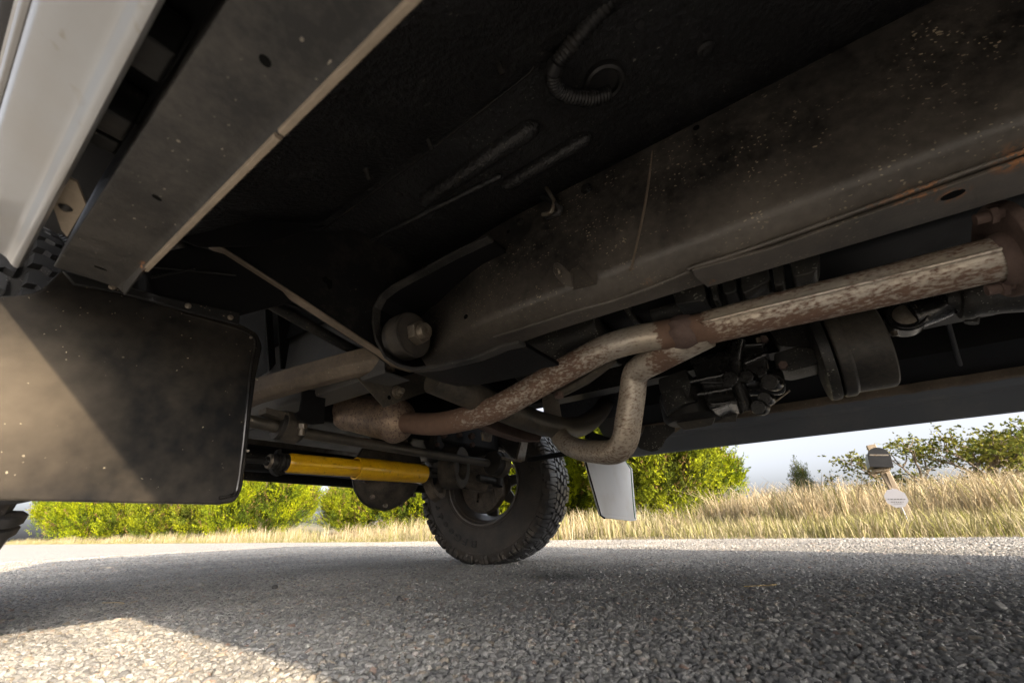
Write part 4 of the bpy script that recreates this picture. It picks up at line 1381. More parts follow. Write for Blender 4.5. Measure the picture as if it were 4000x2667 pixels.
pbox(tc, ((2690, 1400), (2990, 1330), (3000, 1470), (2880, 1500), (2730, 1500)), XT, 0.16, 0.012)
pbox(tc, ((2730, 1490), (2900, 1470), (2905, 1560), (2770, 1600)), XT + 0.02, 0.14, 0.01)
case = tc.build('transfer_case', M['cast'], truck, 0.008, 40, 3)
b = MB()
b.tube([A(2885, 1330, X=XT - 0.01), A(2870, 1440, X=XT - 0.012), A(2905, 1560, X=XT - 0.005), A(2925, 1605, X=XT)], [0.018, 0.016, 0.018, 0.022], 12, sub=4)
b.tube([A(2885, 1290, X=XT), A(2845, 1400, X=XT - 0.01)], 0.012, 10)
b.build('seam_rib', M['cast'], case)
for pa, pb, r in (((2695, 1492), (2835, 1462), 0.006), ((2725, 1540), (2890, 1512), 0.006), ((2780, 1578), (2890, 1568), 0.005), ((2910, 1420), (2990, 1385), 0.006), ((2880, 1350), (2985, 1345), 0.005)):
    b = MB()
    n_seg = 14
    p0, p1 = A(*pa, X=XT - 0.003), A(*pb, X=XT - 0.003)
    b.tube([p0.lerp(p1, k / n_seg) + Vector((0, 0, random.uniform(-.001, .001))) for k in range(n_seg + 1)], r, 10)
    b.build('rib', M['cast'], case)
for (x, y), r, l in (((2850, 1480), 0.021, 0.05), ((2915, 1470), 0.017, 0.03), ((2960, 1590), 0.018, 0.03), ((3005, 1490), 0.02, 0.04), ((2985, 1555), 0.016, 0.03)):
    p = A(x, y, X=XT - 0.03)
    b = MB().lathe([(0, 0), (r * .9, 0), (r, 0.003), (r, l), (0, l)], p, (1, -0.25, 0.1), 22)
    b.build('bolt_boss', M['cast'], case, 0.001)
p = A(3055, 1490, X=XT + 0.06)
b = MB().lathe([(0.0, -0.002), (0.028, -0.002), (0.032, 0.002), (0.034, 0.01), (0.034, 0.1), (0, 0.1)], p, (-0.2, 1, 0.12), 32)
b.build('output_housing', M['cast'], case, 0.001)
b = MB().tube([A(3085, 1525, X=XT + 0.03), A(3040, 1560, X=XT + 0.02), A(2990, 1600, X=XT + 0.01)], 0.0022, 8, sub=3)
b.build('edge_bead', M['steel'], case)
for x, y in ((2965, 1370), (2985, 1330), (3060, 1430)):
    MB().hexnut(A(x, y, X=XT + 0.03), (-1, 0, 0), 0.011, 0.014).build('case_bolt', M['flange'], case, 0.001)
b = MB()
pbox(b, ((3020, 1380), (3120, 1350), (3190, 1360), (3200, 1420), (3080, 1450), (3030, 1440)), XT + 0.05, 0.1, 0.01)
pbox(b, ((3000, 1280), (3230, 1220), (3235, 1360), (3040, 1350)), XT + 0.09, 0.1, 0.01)
b.build('range_housing', M['castold'], truck, 0.004)
# pale gasket strip
MB().tube([A(2960, 1320, X=XT + 0.01), A(2985, 1400, X=XT + 0.01), A(2995, 1440, X=XT + 0.01)], 0.005, 8).build('gasket', M['lip'], case)
# speckled motor and cup bracket hanging at the left of the case
b = MB()
pbox(b, ((2570, 1480), (2680, 1440), (2700, 1500), (2690, 1560), (2590, 1560), (2575, 1520)), XT + 0.04, 0.08, 0.008)
b.tube([A(2640, 1540, X=XT + 0.08), A(2670, 1600, X=XT + 0.08)], 0.05, 20)
b.build('shift_motor', M['castold'], truck, 0.003)
p = A(2710, 1650, X=XT + 0.14)
cup = MB().lathe([(0.0, 0.0), (0.07, 0.0), (0.082, 0.012), (0.085, 0.07), (0.08, 0.09), (0.0, 0.09)], p, (0, 0, 1), 40).build('mount_cushion', M['hose'], truck, 0.002)
pts, e = plate(((2625, 1580), (2640, 1650), (2670, 1680), (2780, 1660), (2790, 1640), (2800, 1595), (2785, 1600), (2700, 1640)), 0.006, X=XT + 0.11, r=0.005)
MB().prism(pts, e).build('mount_bracket', M['plate'], truck, 0.0015)
zz = [A(2635, 1592, X=XT + 0.10), A(2690, 1580, X=XT + 0.10), A(2712, 1563, X=XT + 0.10), A(2730, 1592, X=XT + 0.10), A(2748, 1575, X=XT + 0.10)]
MB().tube(zz, 0.004, 8).build('clip_wire', M['olive'], truck)
pts, e = plate(((2800, 1595), (2885, 1585), (2875, 1645), (2788, 1652)), 0.006, X=XT + 0.16)
MB().prism(pts, e).build('heat_shield', M['plate'], truck, 0.001)
pts, e = plate(((2505, 1700), (2520, 1664), (2636, 1652), (2648, 1672), (2600, 1715), (2588, 1740), (2570, 1758), (2545, 1764), (2500, 1752), (2480, 1735)), 0.006, X=1.42, r=0.004)
MB().prism(pts, e).build('torn_skid_bracket', M['castold'], truck, 0.002)
MB().prism([A(2636, 1654, X=1.41), A(2660, 1672, X=1.41), A(2636, 1690, X=1.41)], (0.004, 0, 0)).build('bracket_tip', M['lip'], truck)

# ---- parking brake drum on the transfer case output, and rear drive shaft
DC = Vector((1.20, 0.0, 0.537))
b = MB().lathe([(0.02, -0.088), (0.105, -0.088), (0.1125, -0.092), (0.1135, -0.104), (0.111, -0.1125), (0.098, -0.1135), (0.02, -0.1135)], DC, (0, 1, 0), 72)
drum = b.build('brake_backing_flange', M['castold'], truck, 0.001)
b = MB().lathe([(0.02, -0.118), (0.106, -0.118), (0.110, -0.121), (0.110, -0.1385), (0.108, -0.142), (0.1035, -0.146), (0.1035, -0.205), (0.1025, -0.213), (0.099, -0.2165), (0.09, -0.2165), (0.085, -0.2), (0.02, -0.2)], DC, (0, 1, 0), 72)
b.build('parking_brake_drum', M['plate'], truck, 0.0)
ds0 = A(3740, 1170, X=1.22); ds1 = A(4250, 1130, X=1.22)
dd_ = (ds1 - ds0).normalized()
MB().lathe([(0.0, -0.02), (0.028, -0.02), (0.03, -0.0), (0.042, 0.002), (0.046, 0.008), (0.046, 0.02), (0.040, 0.03), (0.040, 0.05), (0.037, 0.055), (0.036, 0.6), (0, 0.6)], ds0, dd_, 32).build('drive_shaft', M['castold'], truck)
uj = A(3540, 1228, X=1.19)
b = MB().lathe([(0.0, 0.0), (0.034, 0.0), (0.038, 0.005), (0.038, 0.05), (0, 0.05)], uj, (1, 0, 0), 32)
b.tube([uj + Vector((0.02, 0, 0)), uj.lerp(ds0, 0.55) + Vector((0.02, 0, 0.0)), ds0], [0.036, 0.03, 0.024], 20, sub=4)
yo = b.build('universal_joint', M['cast'], truck, 0.002)
MB().lathe([(0.0, -0.0015), (0.018, -0.0015), (0.019, 0.0), (0.024, 0.0), (0.024, -0.001), (0.019, -0.003), (0.0, -0.003)], uj, (1, 0, 0), 32).build('bearing_cap', M['steel'], yo)
MB().lathe([(0, 0), (0.006, 0), (0.006, 0.01), (0, 0.012)], A(3490, 1295, X=1.19), (0, 0, -1), 10).build('grease_nipple', M['steel'], yo)
MB().tube([A(3690, 1215, X=1.5), A(3750, 1425, X=1.72)], 0.006, 10).build('brake_line', M['cable'], truck)
MB().tube([A(3800, 1235, X=1.3), A(3795, 1262, X=1.3)], 0.012, 10).build('stud', M['castold'], truck)

# ---- far sill: inner wall, dirty lip and outer skin seen from inside
b = MB().sweep([(1.66, 0.86), (1.70, 0.62), (1.80, 0.562), (1.805, 0.565), (1.71, 0.63), (1.67, 0.86)], -3.1, 0.6, 1)
b.build('far_inner_sill', M['void'], truck)
b = MB()
ys = np.linspace(-3.1, 0.62, 120)
prof = [(1.798, 0.561), (1.797, 0.538), (1.8, 0.534), (1.818, 0.534), (1.82, 0.545), (1.80, 0.565)]
m = len(prof)
vs, fs = [], []
for k, y in enumerate(ys):
    w2 = 0.0012 * math.sin(y * 41) + 0.0012 * math.sin(y * 97 + 1)
    vs += [(x, y, z + w2) for x, z in prof]
for k in range(len(ys) - 1):
    for i in range(m):
        i2 = (i + 1) % m
        fs.append((k * m + i, k * m + i2, (k + 1) * m + i2, (k + 1) * m + i))
b.add(vs, fs)
b.build('sill_lip', M['arm'], truck)
b = MB().sweep([(1.82, 0.556), (1.858, 0.521), (1.862, 0.5105), (1.866, 0.5095), (1.896, 0.452), (1.904, 0.448), (1.912, 0.453), (1.935, 0.5), (1.965, 0.628), (1.958, 0.628), (1.928, 0.51), (1.903, 0.462), (1.87, 0.52), (1.825, 0.56)], -3.1, 0.66, 1)
b.build('far_rocker_panel', M['farsill'], truck, 0, 25)

# ---- far mud flap, white
YW = 0.70
wf = [(2277, 1760), (2300, 1850), (2345, 2012), (2362, 2022), (2470, 2034), (2488, 2030), (2480, 1960), (2470, 1830), (2440, 1795), (2440, 1760)]
pts, e = plate(wf, 0.007, Y=YW, r=0.004)
wfl = MB().prism(pts, e).build('mud_flap', M['white'], truck, 0.002)
wfl['label'] = 'white mud flap behind the far front wheel'
n_ = Nodes('green_pinstripe')
M['green'] = n_.out((0.02, 0.11, 0.04), 0.4)
MB().tube([A(x, y, Y=YW - 0.001) for x, y in ((2443, 1798), (2464, 1832), (2473, 1960), (2480, 2024))], 0.0026, 8).build('edge_stripe', M['green'], wfl)
MB().tube([A(x, y, Y=YW + 0.001) for x, y in ((2278, 1765), (2301, 1852), (2346, 2012), (2362, 2023))], 0.004, 8).build('edge_trim', M['rub'], wfl)
MB().tube([A(x, y, Y=YW - 0.001) for x, y in ((2352, 2004), (2420, 2012), (2478, 2018))], 0.0012, 6).build('crease', M['white'], wfl)
MB().box((1.76, YW + 0.02, 0.50), (0.36, 0.02, 0.06)).build('flap_hanger', M['void'], truck)

# ---- front axle, sway bar, damper
MB().tube([(0.2, 1.46, 0.395), (0.9, 1.46, 0.40), (1.7, 1.46, 0.395)], 0.042, 24).build('axle_tube', M['chassis'], truck)
dc = A(1515, 1842, Y=1.45)
b = MB().lathe([(0.0, -0.12), (0.05, -0.115), (0.1, -0.09), (0.135, -0.05), (0.148, 0.0), (0.148, 0.012), (0.138, 0.014), (0.138, 0.03), (0.12, 0.07), (0.07, 0.11), (0.0, 0.12)], dc, (0.15, 1, 0.1), 48)
dif = b.build('differential', M['bushring'], truck, 0.001)
dax = Vector((0.15, 1, 0.1)).normalized()
du = Vector((0, 0, 1)) - dax * dax.z
du.normalize()
dv = dax.cross(du)
for k in range(12):
    a = k * math.pi / 6 + 0.2
    q_ = dc + (du * math.cos(a) + dv * math.sin(a)) * 0.132 - dax * 0.058
    MB().hexnut(q_, -dax, 0.0095, 0.012).build('cover_bolt', M['brake'], dif, 0.001)
MB().lathe([(0.149, 0.0), (0.152, 0.001), (0.152, 0.011), (0.149, 0.012)], dc, dax, 48).build('gasket_seam', M['hose'], dif)
MB().tube([A(940, 1852, Y=1.72), A(1390, 1888, Y=1.72), A(1900, 1930, Y=1.72)], 0.02, 16).build('tie_rod', M['chassis'], truck)
MB().tube([A(960, 1806, Y=1.55), A(1390, 1850, Y=1.55)], 0.02, 12).build('drag_link', M['void'], truck)
YB = 1.10
sb = [A(700, 1585, Y=YB + 0.02), A(1010, 1652, Y=YB), A(1206, 1694, Y=YB), A(1530, 1748, Y=YB), A(1800, 1792, Y=YB), A(1905, 1808, Y=YB)]
bar = MB().tube(sb, [0.0155, 0.0155, 0.0155, 0.0155, 0.0155, 0.0155], 20).build('sway_bar', M['bar'], truck)
# near clamp
cc = A(1128, 1668, Y=YB)
bax = (sb[2] - sb[1]).normalized()
b = MB().lathe([(0.0155, -0.032), (0.036, -0.032), (0.037, -0.03), (0.037, 0.03), (0.036, 0.032), (0.0155, 0.032)], cc, bax, 28)
b.build('bushing', M['hose'], bar, 0.001)
b = MB().lathe([(0.0375, -0.022), (0.0405, -0.022), (0.0405, 0.022), (0.0375, 0.022)], cc, bax, 28, True)
b.build('clamp_strap', M['bushring'], bar, 0.0005)
q = [A(1040, 1590, Y=YB - 0.03), A(1165, 1622, Y=YB - 0.03), A(1190, 1655, Y=YB - 0.03), A(1215, 1660, Y=YB - 0.03), A(1140, 1650, Y=YB - 0.03), A(1040, 1612, Y=YB - 0.03)]
MB().prism(q, (0, 0.04, 0)).build('clamp_ear', M['bushring'], bar, 0.001)
p = A(1182, 1655, Y=YB - 0.045)
b = MB().hexnut(p, (0.1, 0, -1), 0.0125, 0.013)
b.tube([p + Vector((0, 0, -.01)), p + Vector((0.002, 0, -0.03))], 0.0075, 12)
b.build('clamp_bolt', M['steel'], bar, 0.001)
# drop bracket from rail to the clamp
pts, e = plate(((1180, 1520), (1275, 1525), (1270, 1600), (1268, 1655), (1215, 1658), (1165, 1640), (1150, 1615), (1170, 1605), (1178, 1560)), 0.006, Y=YB - 0.06, r=0.004)
MB().prism(pts, e).build('drop_bracket', M['void'], truck, 0.002)
# far end bushing with its drop links
fe = A(1945, 1812, Y=YB)
b = MB().lathe([(0.0, -0.045), (0.046, -0.045), (0.05, -0.04), (0.05, 0.03), (0, 0.03)], fe, bax, 32)
b.build('end_bushing', M['hose'], bar, 0.001)
MB().lathe([(0.0505, -0.012), (0.054, -0.012), (0.054, 0.026), (0.0505, 0.026)], fe, bax, 32, True).build('clamp_strap', M['bushring'], bar, 0.0005)
p = A(1998, 1812, Y=YB - 0.03)
MB().hexnut(p, (0.1, 0, -1), 0.012, 0.016).build('clamp_bolt', M['steel'], bar, 0.001)
for q in (((2040, 1712), (2064, 1718), (2050, 1800), (2020, 1794), (2026, 1770)), ((1885, 1685), (1925, 1690), (1920, 1725), (1890, 1720))):
    pts, e = plate(q, 0.012, Y=1.02, r=0.004)
    MB().prism(pts, e).build('drop_link', M['steel'], truck, 0.002)
MB().tube([A(1960, 1788, Y=1.05), A(2035, 1800, Y=1.03)], 0.006, 10).build('link_pin', M['steel'], truck)
MB().tube([A(2065, 1795, X=1.62), A(2260, 1762, X=1.62), A(2500, 1722, X=1.62)], 0.012, 10).build('fender_brace', M['chassis'], truck)
# hub with drain bolts above the bar
p = A(1725, 1705, Y=1.30)
b = MB().lathe([(0, 0), (0.05, 0.0), (0.06, 0.01), (0.062, 0.06), (0, 0.06)], p, (-0.4, 1, 0.1), 28)
hub = b.build('pinion_housing', M['chassis'], truck, 0.002)
for x, y, r in ((1730, 1700, 0.014), (1705, 1738, 0.008), (1840, 1738, 0.012), (1838, 1705, 0.016), (1790, 1700, 0.012)):
    b = MB().hexnut(A(x, y, Y=1.28), (-0.3, -1, 0), r, 0.02)
    b.build('bolt', M['flange'], hub, 0.001)
MB().box((1.2, 1.55, 0.62), (1.1, 0.5, 0.2)).build('engine_sump', M['void'], truck, 0.02)
b = MB()
for k in range(4):
    b.tube([A(1520 + k * 28, 1786, Y=1.4), A(1560 + k * 28, 1768 + k * 2, Y=1.38)], 0.008, 8)
b.build('spring_coil', M['bar'], truck)
# rubber ring at the foot of the far coil spring
rc = A(1785, 1826, Y=1.26)
rx = Vector((0.35, -1, -0.02)).normalized()
MB().lathe([(0.048, 0.02), (0.052, 0.028), (0.084, 0.028), (0.088, 0.024), (0.0885, -0.05), (0.084, -0.055), (0.05, -0.055), (0.048, -0.05)], rc, rx, 48, True).build('spring_ring', M['bushring'], truck, 0.001)
MB().lathe([(0.0, 0.004), (0.03, 0.0), (0.046, -0.01), (0.047, -0.03), (0, -0.03)], rc, rx, 32).build('ring_core', M['hose'], truck)
rc2 = A(1700, 1890, Y=1.40)
MB().lathe([(0.045, 0.01), (0.05, 0.016), (0.07, 0.014), (0.074, -0.02), (0.05, -0.03)], rc2, Vector((0.3, -1, 0.35)), 40, True).build('spring_seat', M['brake'], truck)
# yellow steering damper
YD = 1.30
d0 = A(1115, 1806, Y=YD); d1 = A(1400, 1828, Y=YD); d2 = A(1655, 1850, Y=YD)
dx = (d2 - d0).normalized()
LL = (d2 - d0).length
l1 = (d1 - d0).length
dmp = bpy.data.objects.new('steering_damper', None)
COL.objects.link(dmp)
dmp.parent = truck
dmp.matrix_parent_inverse = Matrix.Translation(-Vector(ORIGIN['truck']))
dmp.location = d0
ORIGIN['steering_damper'] = tuple(d0)
b = MB().lathe([(0.0, 0.0), (0.019, 0.0), (0.026, 0.004), (0.0295, 0.012), (0.0298, 0.03), (0.0298, l1 + 0.04)], d0, dx, 48)
b.build('body', M['yellow'], dmp)
b = MB().lathe([(0.0325, l1 - 0.012), (0.0378, l1 - 0.012), (0.038, l1 - 0.008), (0.0385, LL - 0.01), (0.0365, LL - 0.003), (0.031, LL), (0.0, LL), (0, LL - 0.004), (0.03, LL - 0.004), (0.034, LL - 0.02), (0.034, l1)], d0, dx, 48)
b.build('sleeve', M['yellow'], dmp)
MB().lathe([(0.0, 0.0), (0.018, 0.0), (0.024, 0.006), (0.02, 0.012), (0.026, 0.018), (0.02, 0.024), (0.018, 0.034), (0.011, 0.036), (0.011, 0.09), (0, 0.09)], d2, dx, 28).build('rod_end', M['hose'], dmp)
MB().lathe([(0.0, 0.008), (0.024, 0.008), (0.026, 0.0), (0.0265, -0.006), (0.018, -0.01), (0.027, -0.013), (0.027, -0.02), (0.019, -0.024), (0.024, -0.028), (0.024, -0.037), (0.014, -0.048), (0.012, -0.06), (0.0095, -0.062), (0.0095, -0.17), (0, -0.17)], d0, dx, 28).build('mount_rubber', M['hose'], dmp)
MB().lathe([(0.012, -0.052), (0.02, -0.052), (0.022, -0.046), (0.012, -0.044)], d0, dx, 28, True).build('washer', M['steel'], dmp)
pts, e = plate(((1085, 1758), (1100, 1750), (1100, 1800), (1115, 1850), (1090, 1858), (1072, 1850), (1062, 1830), (1075, 1800)), 0.02, Y=YD - 0.008, r=0.003)
MB().prism(pts, e).build('mount_bracket', M['chassis'], dmp, 0.001)
# ---- unseen rear end: axle, tank and bumper added to block glare from behind
MB().tube([(0.2, -1.55, 0.395), (0.94, -1.55, 0.40), (1.7, -1.55, 0.395)], 0.045, 24).build('rear_axle_tube', M['chassis'], truck)
MB().lathe([(0.0, -0.13), (0.06, -0.125), (0.12, -0.09), (0.15, -0.03), (0.15, 0.03), (0.12, 0.08), (0.06, 0.14), (0.0, 0.15)], (0.94, -1.55, 0.41), (0, 1, 0), 40).build('rear_differential', M['chassis'], truck)
MB().sweep(rounded([(0.30, 0.40), (1.58, 0.40), (1.62, 0.46), (1.62, 0.68), (0.26, 0.68), (0.26, 0.46)], 0.04), -2.95, -2.15, 1).build('fuel_tank', M['void'], truck, 0.01)
MB().sweep(rounded([(-0.02, 0.40), (1.90, 0.40), (1.92, 0.58), (-0.04, 0.58)], 0.02), -3.22, -3.13, 1).build('rear_bumper', M['steel'], truck, 0.01)
# ------------------------------------------------------------------ plants
def mat_leaf(name, transl=True):
    n = Nodes(name)
    at = n.new('ShaderNodeAttribute')
    at.attribute_name = 'tint'
    oi = n.new('ShaderNodeObjectInfo')
    c = n.mix(n.math('MULTIPLY', oi.outputs['Random'], 0.25), at.outputs['Color'], (0.12, 0.1, 0.03))
    return n.out(c, 0.8, 0.0, None, 0.0, transl=c if transl else None)


M['leaf'] = mat_leaf('foliage')
M['grass'] = mat_leaf('grass_blades')
n_ = Nodes('bark')
M['bark'] = n_.out(n_.mix(n_.noise(25, 5), (0.11, 0.085, 0.06), (0.2, 0.16, 0.12)), 0.9, 0, n_.bump(n_.noise(40, 4), 0.6, 0.01))
n_ = Nodes('weathered_wood')
M['wood'] = n_.out(n_.mix(n_.noise(18, 5), (0.3, 0.24, 0.17), (0.17, 0.13, 0.09)), 0.85, 0, n_.bump(n_.noise(60, 4), 0.4, 0.004))
n_ = Nodes('mailbox_metal')
M['mail'] = n_.out(n_.mix(n_.noise(9), (0.012, 0.012, 0.014), (0.03, 0.03, 0.03)), 0.4, 0.3)
n_ = Nodes('sign_white')
M['sign'] = n_.out((0.25, 0.25, 0.275), 0.5)
n_ = Nodes('sign_ink')
M['ink'] = n_.out((0.08, 0.078, 0.08), 0.6)


def leaves(base, direc, count, length, wide, spread, col, seed, up=0.0, plume=2.2, fat=0.012):
    """sprays of pointed leaf faces: base (n,3), direc (n,3) unit, col (n,3)"""
    r = np.random.default_rng(seed)
    n = len(base)
    B = np.repeat(base, count, 0)
    D = np.repeat(direc, count, 0)
    t = r.uniform(0, 1, n * count)
    d = D + r.normal(0, spread, (n * count, 3))
    d[:, 2] += up
    d /= np.linalg.norm(d, axis=1, keepdims=True)
    ln = np.repeat(length, count) * r.uniform(0.6, 1.25, n * count)
    start = B + D * (t * np.repeat(length, count) * plume)[:, None] + r.normal(0, 1, (n * count, 3)) * (fat * (1.15 - t))[:, None]
    side = np.cross(d, r.normal(0, 1, (n * count, 3)))
    side /= np.linalg.norm(side, axis=1, keepdims=True) + 1e-9
    w = (ln * wide)[:, None]
    mid = start + d * (ln * 0.45)[:, None]
    tip = start + d * ln[:, None]
    V = np.stack([start, mid + side * w, tip, mid - side * w], 1).reshape(-1, 3)
    F = np.arange(n * count * 4).reshape(-1, 4)
    c = np.repeat(col, count, 0) * r.uniform(0.75, 1.25, (n * count, 1))
    C = np.repeat(c, 4, 0)
    return V, F, C


def juniper_crown(seed, rad, hgt, n, yellow):
    r = np.random.default_rng(seed)
    lobes = [(0, 0, hgt * 0.42, rad * 0.85, hgt * 0.6)]
    for k in range(9):
        a = r.uniform(0, 6.28)
        q = rad * r.uniform(0.25, 0.72)
        lobes.append((q * math.cos(a), q * math.sin(a), hgt * r.uniform(0.2, 0.62), rad * r.uniform(0.3, 0.5), hgt * r.uniform(0.25, 0.42)))
    for k in range(16):
        a = r.uniform(0, 6.28)
        q = rad * r.uniform(0.0, 0.8)
        lobes.append((q * math.cos(a), q * math.sin(a), hgt * (0.95 - 0.55 * q / rad) * r.uniform(0.75, 1.0), rad * r.uniform(0.08, 0.15), hgt * r.uniform(0.1, 0.2)))
    lobes = np.array(lobes)
    pick = r.integers(0, len(lobes), n)
    pick[: n // 4] = 0
    L = lobes[pick]
    u = r.normal(0, 1, (n, 3))
    u /= np.linalg.norm(u, axis=1, keepdims=True)
    s = r.uniform(0.55, 1.0, n) ** 0.45
    base = L[:, :3] + u * np.stack([L[:, 3], L[:, 3], L[:, 4]], -1) * s[:, None]
    base += r.normal(0, rad * 0.03, (n, 3))
    clump = np.sin(base[:, 0] * 5.1 + seed) * np.sin(base[:, 1] * 4.7) * np.sin(base[:, 2] * 5.3 + 1)
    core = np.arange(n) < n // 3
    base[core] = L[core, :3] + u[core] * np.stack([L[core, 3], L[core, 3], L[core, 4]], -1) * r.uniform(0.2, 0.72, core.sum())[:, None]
    keep = base[:, 2] > 0.05
    base, u, clump, core = base[keep], u[keep], clump[keep], core[keep]
    d = u * np.array([0.75, 0.75, 0.4]) + np.array([0, 0, 0.75])
    d /= np.linalg.norm(d, axis=1, keepdims=True)
    m = len(base)
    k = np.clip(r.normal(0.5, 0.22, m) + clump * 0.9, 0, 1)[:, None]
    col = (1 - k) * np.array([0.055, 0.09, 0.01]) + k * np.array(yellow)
    col[core] = np.array([0.045, 0.065, 0.01])  # inner leaves coloured dark to paint the shade of deep gaps
    br = r.uniform(0, 1, m) < 0.07
    col[br] = (0.16, 0.1, 0.04)
    ln = r.uniform(0.045, 0.08, m) * (rad / 1.7) ** 0.5
    d += r.normal(0, 0.18, d.shape)
    d /= np.linalg.norm(d, axis=1, keepdims=True)
    return leaves(base, d, 22, ln, 0.17, 0.45, col, seed + 1, plume=4.6, fat=0.035)


def limbs(seed, hgt, rad, k, r0):
    r = random.Random(seed)
    b = MB()
    b.tube([(0, 0, -0.1), (0.03, 0.02, hgt * 0.25), (-0.04, 0.05, hgt * 0.55), (0.02, 0, hgt * 0.85)], [r0, r0 * 0.8, r0 * 0.5, r0 * 0.15], 8, sub=2)
    for i in range(k):
        a = r.uniform(0, 6.28)
        z = hgt * r.uniform(0.05, 0.5)
        q = rad * r.uniform(0.5, 0.85)
        b.tube([(0, 0, z), (q * .4 * math.cos(a), q * .4 * math.sin(a), z + hgt * .1), (q * math.cos(a + .2), q * math.sin(a + .2), z + hgt * r.uniform(.15, .35))], [r0 * .45, r0 * .3, r0 * .1], 6, sub=2)
    me = bpy.data.meshes.new('trunk')
    me.from_pydata(b.v, [], b.f)
    me.materials.append(M['bark'])
    return me


YEL = (0.25, 0.28, 0.008)
crowns = []
for s in range(4):
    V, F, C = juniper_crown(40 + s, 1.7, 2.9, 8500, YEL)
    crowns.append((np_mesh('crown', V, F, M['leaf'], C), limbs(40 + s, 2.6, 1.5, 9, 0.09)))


def tree(name, x, y, sc, rot, mesh, label, group, cat='tree', zs=1.0, z=None):
    t = empty(name, (0, 0, 0))
    t.location = (x, y, float(bank(np.array(x), np.array(y))) - 0.03 if z is None else z)
    t.rotation_euler = (0, 0, rot)
    t.scale = (sc, sc, sc * zs)
    for nm, me in (('crown', mesh[0]), ('trunk', mesh[1])):
        o = bpy.data.objects.new(nm, me)
        COL.objects.link(o)
        o.parent = t
    tag(t, label, cat, group)
    return t


G_J = 'juniper trees along the verge'
for i, (x, y, sc, zs, lab) in enumerate((
        (11.2, 3.3, 1.25, 1.05, 'large bright green juniper right of the white mud flap'),
        (11.6, 6.4, 1.0, 1.0, 'juniper seen between the far front tyre and the white mud flap'),
        (10.6, 8.8, 1.0, 0.9, 'juniper directly behind the far front wheel'),
        (9.6, 10.6, 0.86, 0.86, 'juniper below the yellow steering damper, just left of the far tyre'),
        (9.0, 12.9, 0.78, 0.82, 'juniper under the left end of the yellow damper, right of the sky gap'),
        (8.6, 18.3, 1.0, 1.15, 'juniper at the lower right corner of the black mud flap, left of the sky gap'),
        (8.4, 21.5, 1.05, 1.1, 'fourth juniper from the left below the black mud flap'),
        (8.0, 25.5, 1.1, 1.1, 'third juniper from the left below the black mud flap'),
        (7.9, 30.5, 1.2, 1.1, 'second juniper from the left below the black mud flap'),
        (7.6, 36.5, 1.3, 1.1, 'leftmost juniper, showing beside the near front tyre'))):
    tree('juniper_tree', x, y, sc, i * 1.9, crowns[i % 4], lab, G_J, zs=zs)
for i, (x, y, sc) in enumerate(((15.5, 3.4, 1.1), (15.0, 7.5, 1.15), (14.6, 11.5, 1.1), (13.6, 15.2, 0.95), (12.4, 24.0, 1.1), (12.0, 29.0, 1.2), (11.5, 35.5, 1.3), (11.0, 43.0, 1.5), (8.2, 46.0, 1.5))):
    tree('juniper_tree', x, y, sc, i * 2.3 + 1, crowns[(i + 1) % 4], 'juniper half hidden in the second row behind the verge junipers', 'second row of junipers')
# small dark pointed conifer and grey shrub at the right
V, F, C = juniper_crown(77, 0.45, 1.3, 700, (0.07, 0.085, 0.03))
C = C * np.array([0.55, 0.6, 0.8])
p = A(3172, 2000, X=22)
sm = (np_mesh('crown', V, F, M['leaf'], C), limbs(77, 1.2, 0.35, 4, 0.03))
tree('conifer_sapling', p.x, p.y, 1.5, 0.4, sm, 'small dark pointed conifer standing in the grass left of the mailbox', None, zs=1.15, z=0.05)

# spreading oak behind the mailbox
def oak(seed):
    r = random.Random(seed)
    b = MB()
    tips = []
    def grow(p, d, ln, rd, depth):
        q = p + d * ln * 0.5 + Vector((r.uniform(-.1, .1), r.uniform(-.1, .1), r.uniform(-.05, .1))) * ln
        e = p + d * ln
        b.tube([p, q, e], [rd, rd * .82, rd * .6], 7, sub=2)
        if depth == 0:
            tips.append(e); tips.append(q)
            return
        if depth < 3:
            tips.append(e)
        for k in range(3 if depth > 1 else 2):
            nd = (d + Vector((r.uniform(-1, 1), r.uniform(-1, 1), r.uniform(-.35, .6))) * 0.95).normalized()
            grow(e, nd, ln * r.uniform(.6, .85), rd * .6, depth - 1)
    for k in range(4):
        a = k * 1.6 + r.uniform(-.3, .3)
        grow(Vector((0, 0, -0.1)), Vector((math.cos(a) * .55, math.sin(a) * .75, .8)).normalized(), 1.05, 0.085, 4)
    me = bpy.data.meshes.new('trunk')
    me.from_pydata(b.v, [], b.f)
    me.materials.append(M['bark'])
    rr_ = np.random.default_rng(seed)
    T = np.array([tuple(t) for t in tips])
    T = T[rr_.uniform(0, 1, len(T)) < 0.62]
    base = np.repeat(T, 5, 0) + rr_.normal(0, 0.12, (len(T) * 5, 3)) * np.array([1, 1, .6])
    d = rr_.normal(0, 1, base.shape)
    d /= np.linalg.norm(d, axis=1, keepdims=True)
    k = rr_.uniform(0, 1, (len(base), 1))
    col = (1 - k) * np.array([0.06, 0.085, 0.02]) + k * np.array([0.17, 0.16, 0.03])
    V, F, C = leaves(base, d, 6, np.full(len(base), 0.075), 0.32, 0.8, col, seed + 3)
    return np_mesh('crown', V, F, M['leaf'], C), me


OAK = oak(5)
OH = max(v.co.z for v in OAK[0].vertices)
for (qx, qy), s, zs, lab, px_ in (((3655, 1655), 1.6, 0.85, 'spreading open oak right behind the mailbox', 0), ((3985, 1815), 0.95, 0.7, 'smaller spreading oak at the right edge of the picture', 2.2)):
    top = A(qx, qy, X=21.0)
    tree('oak_tree', top.x, top.y, s, px_, OAK, lab, None, zs=zs, z=top.z - OH * s * zs)
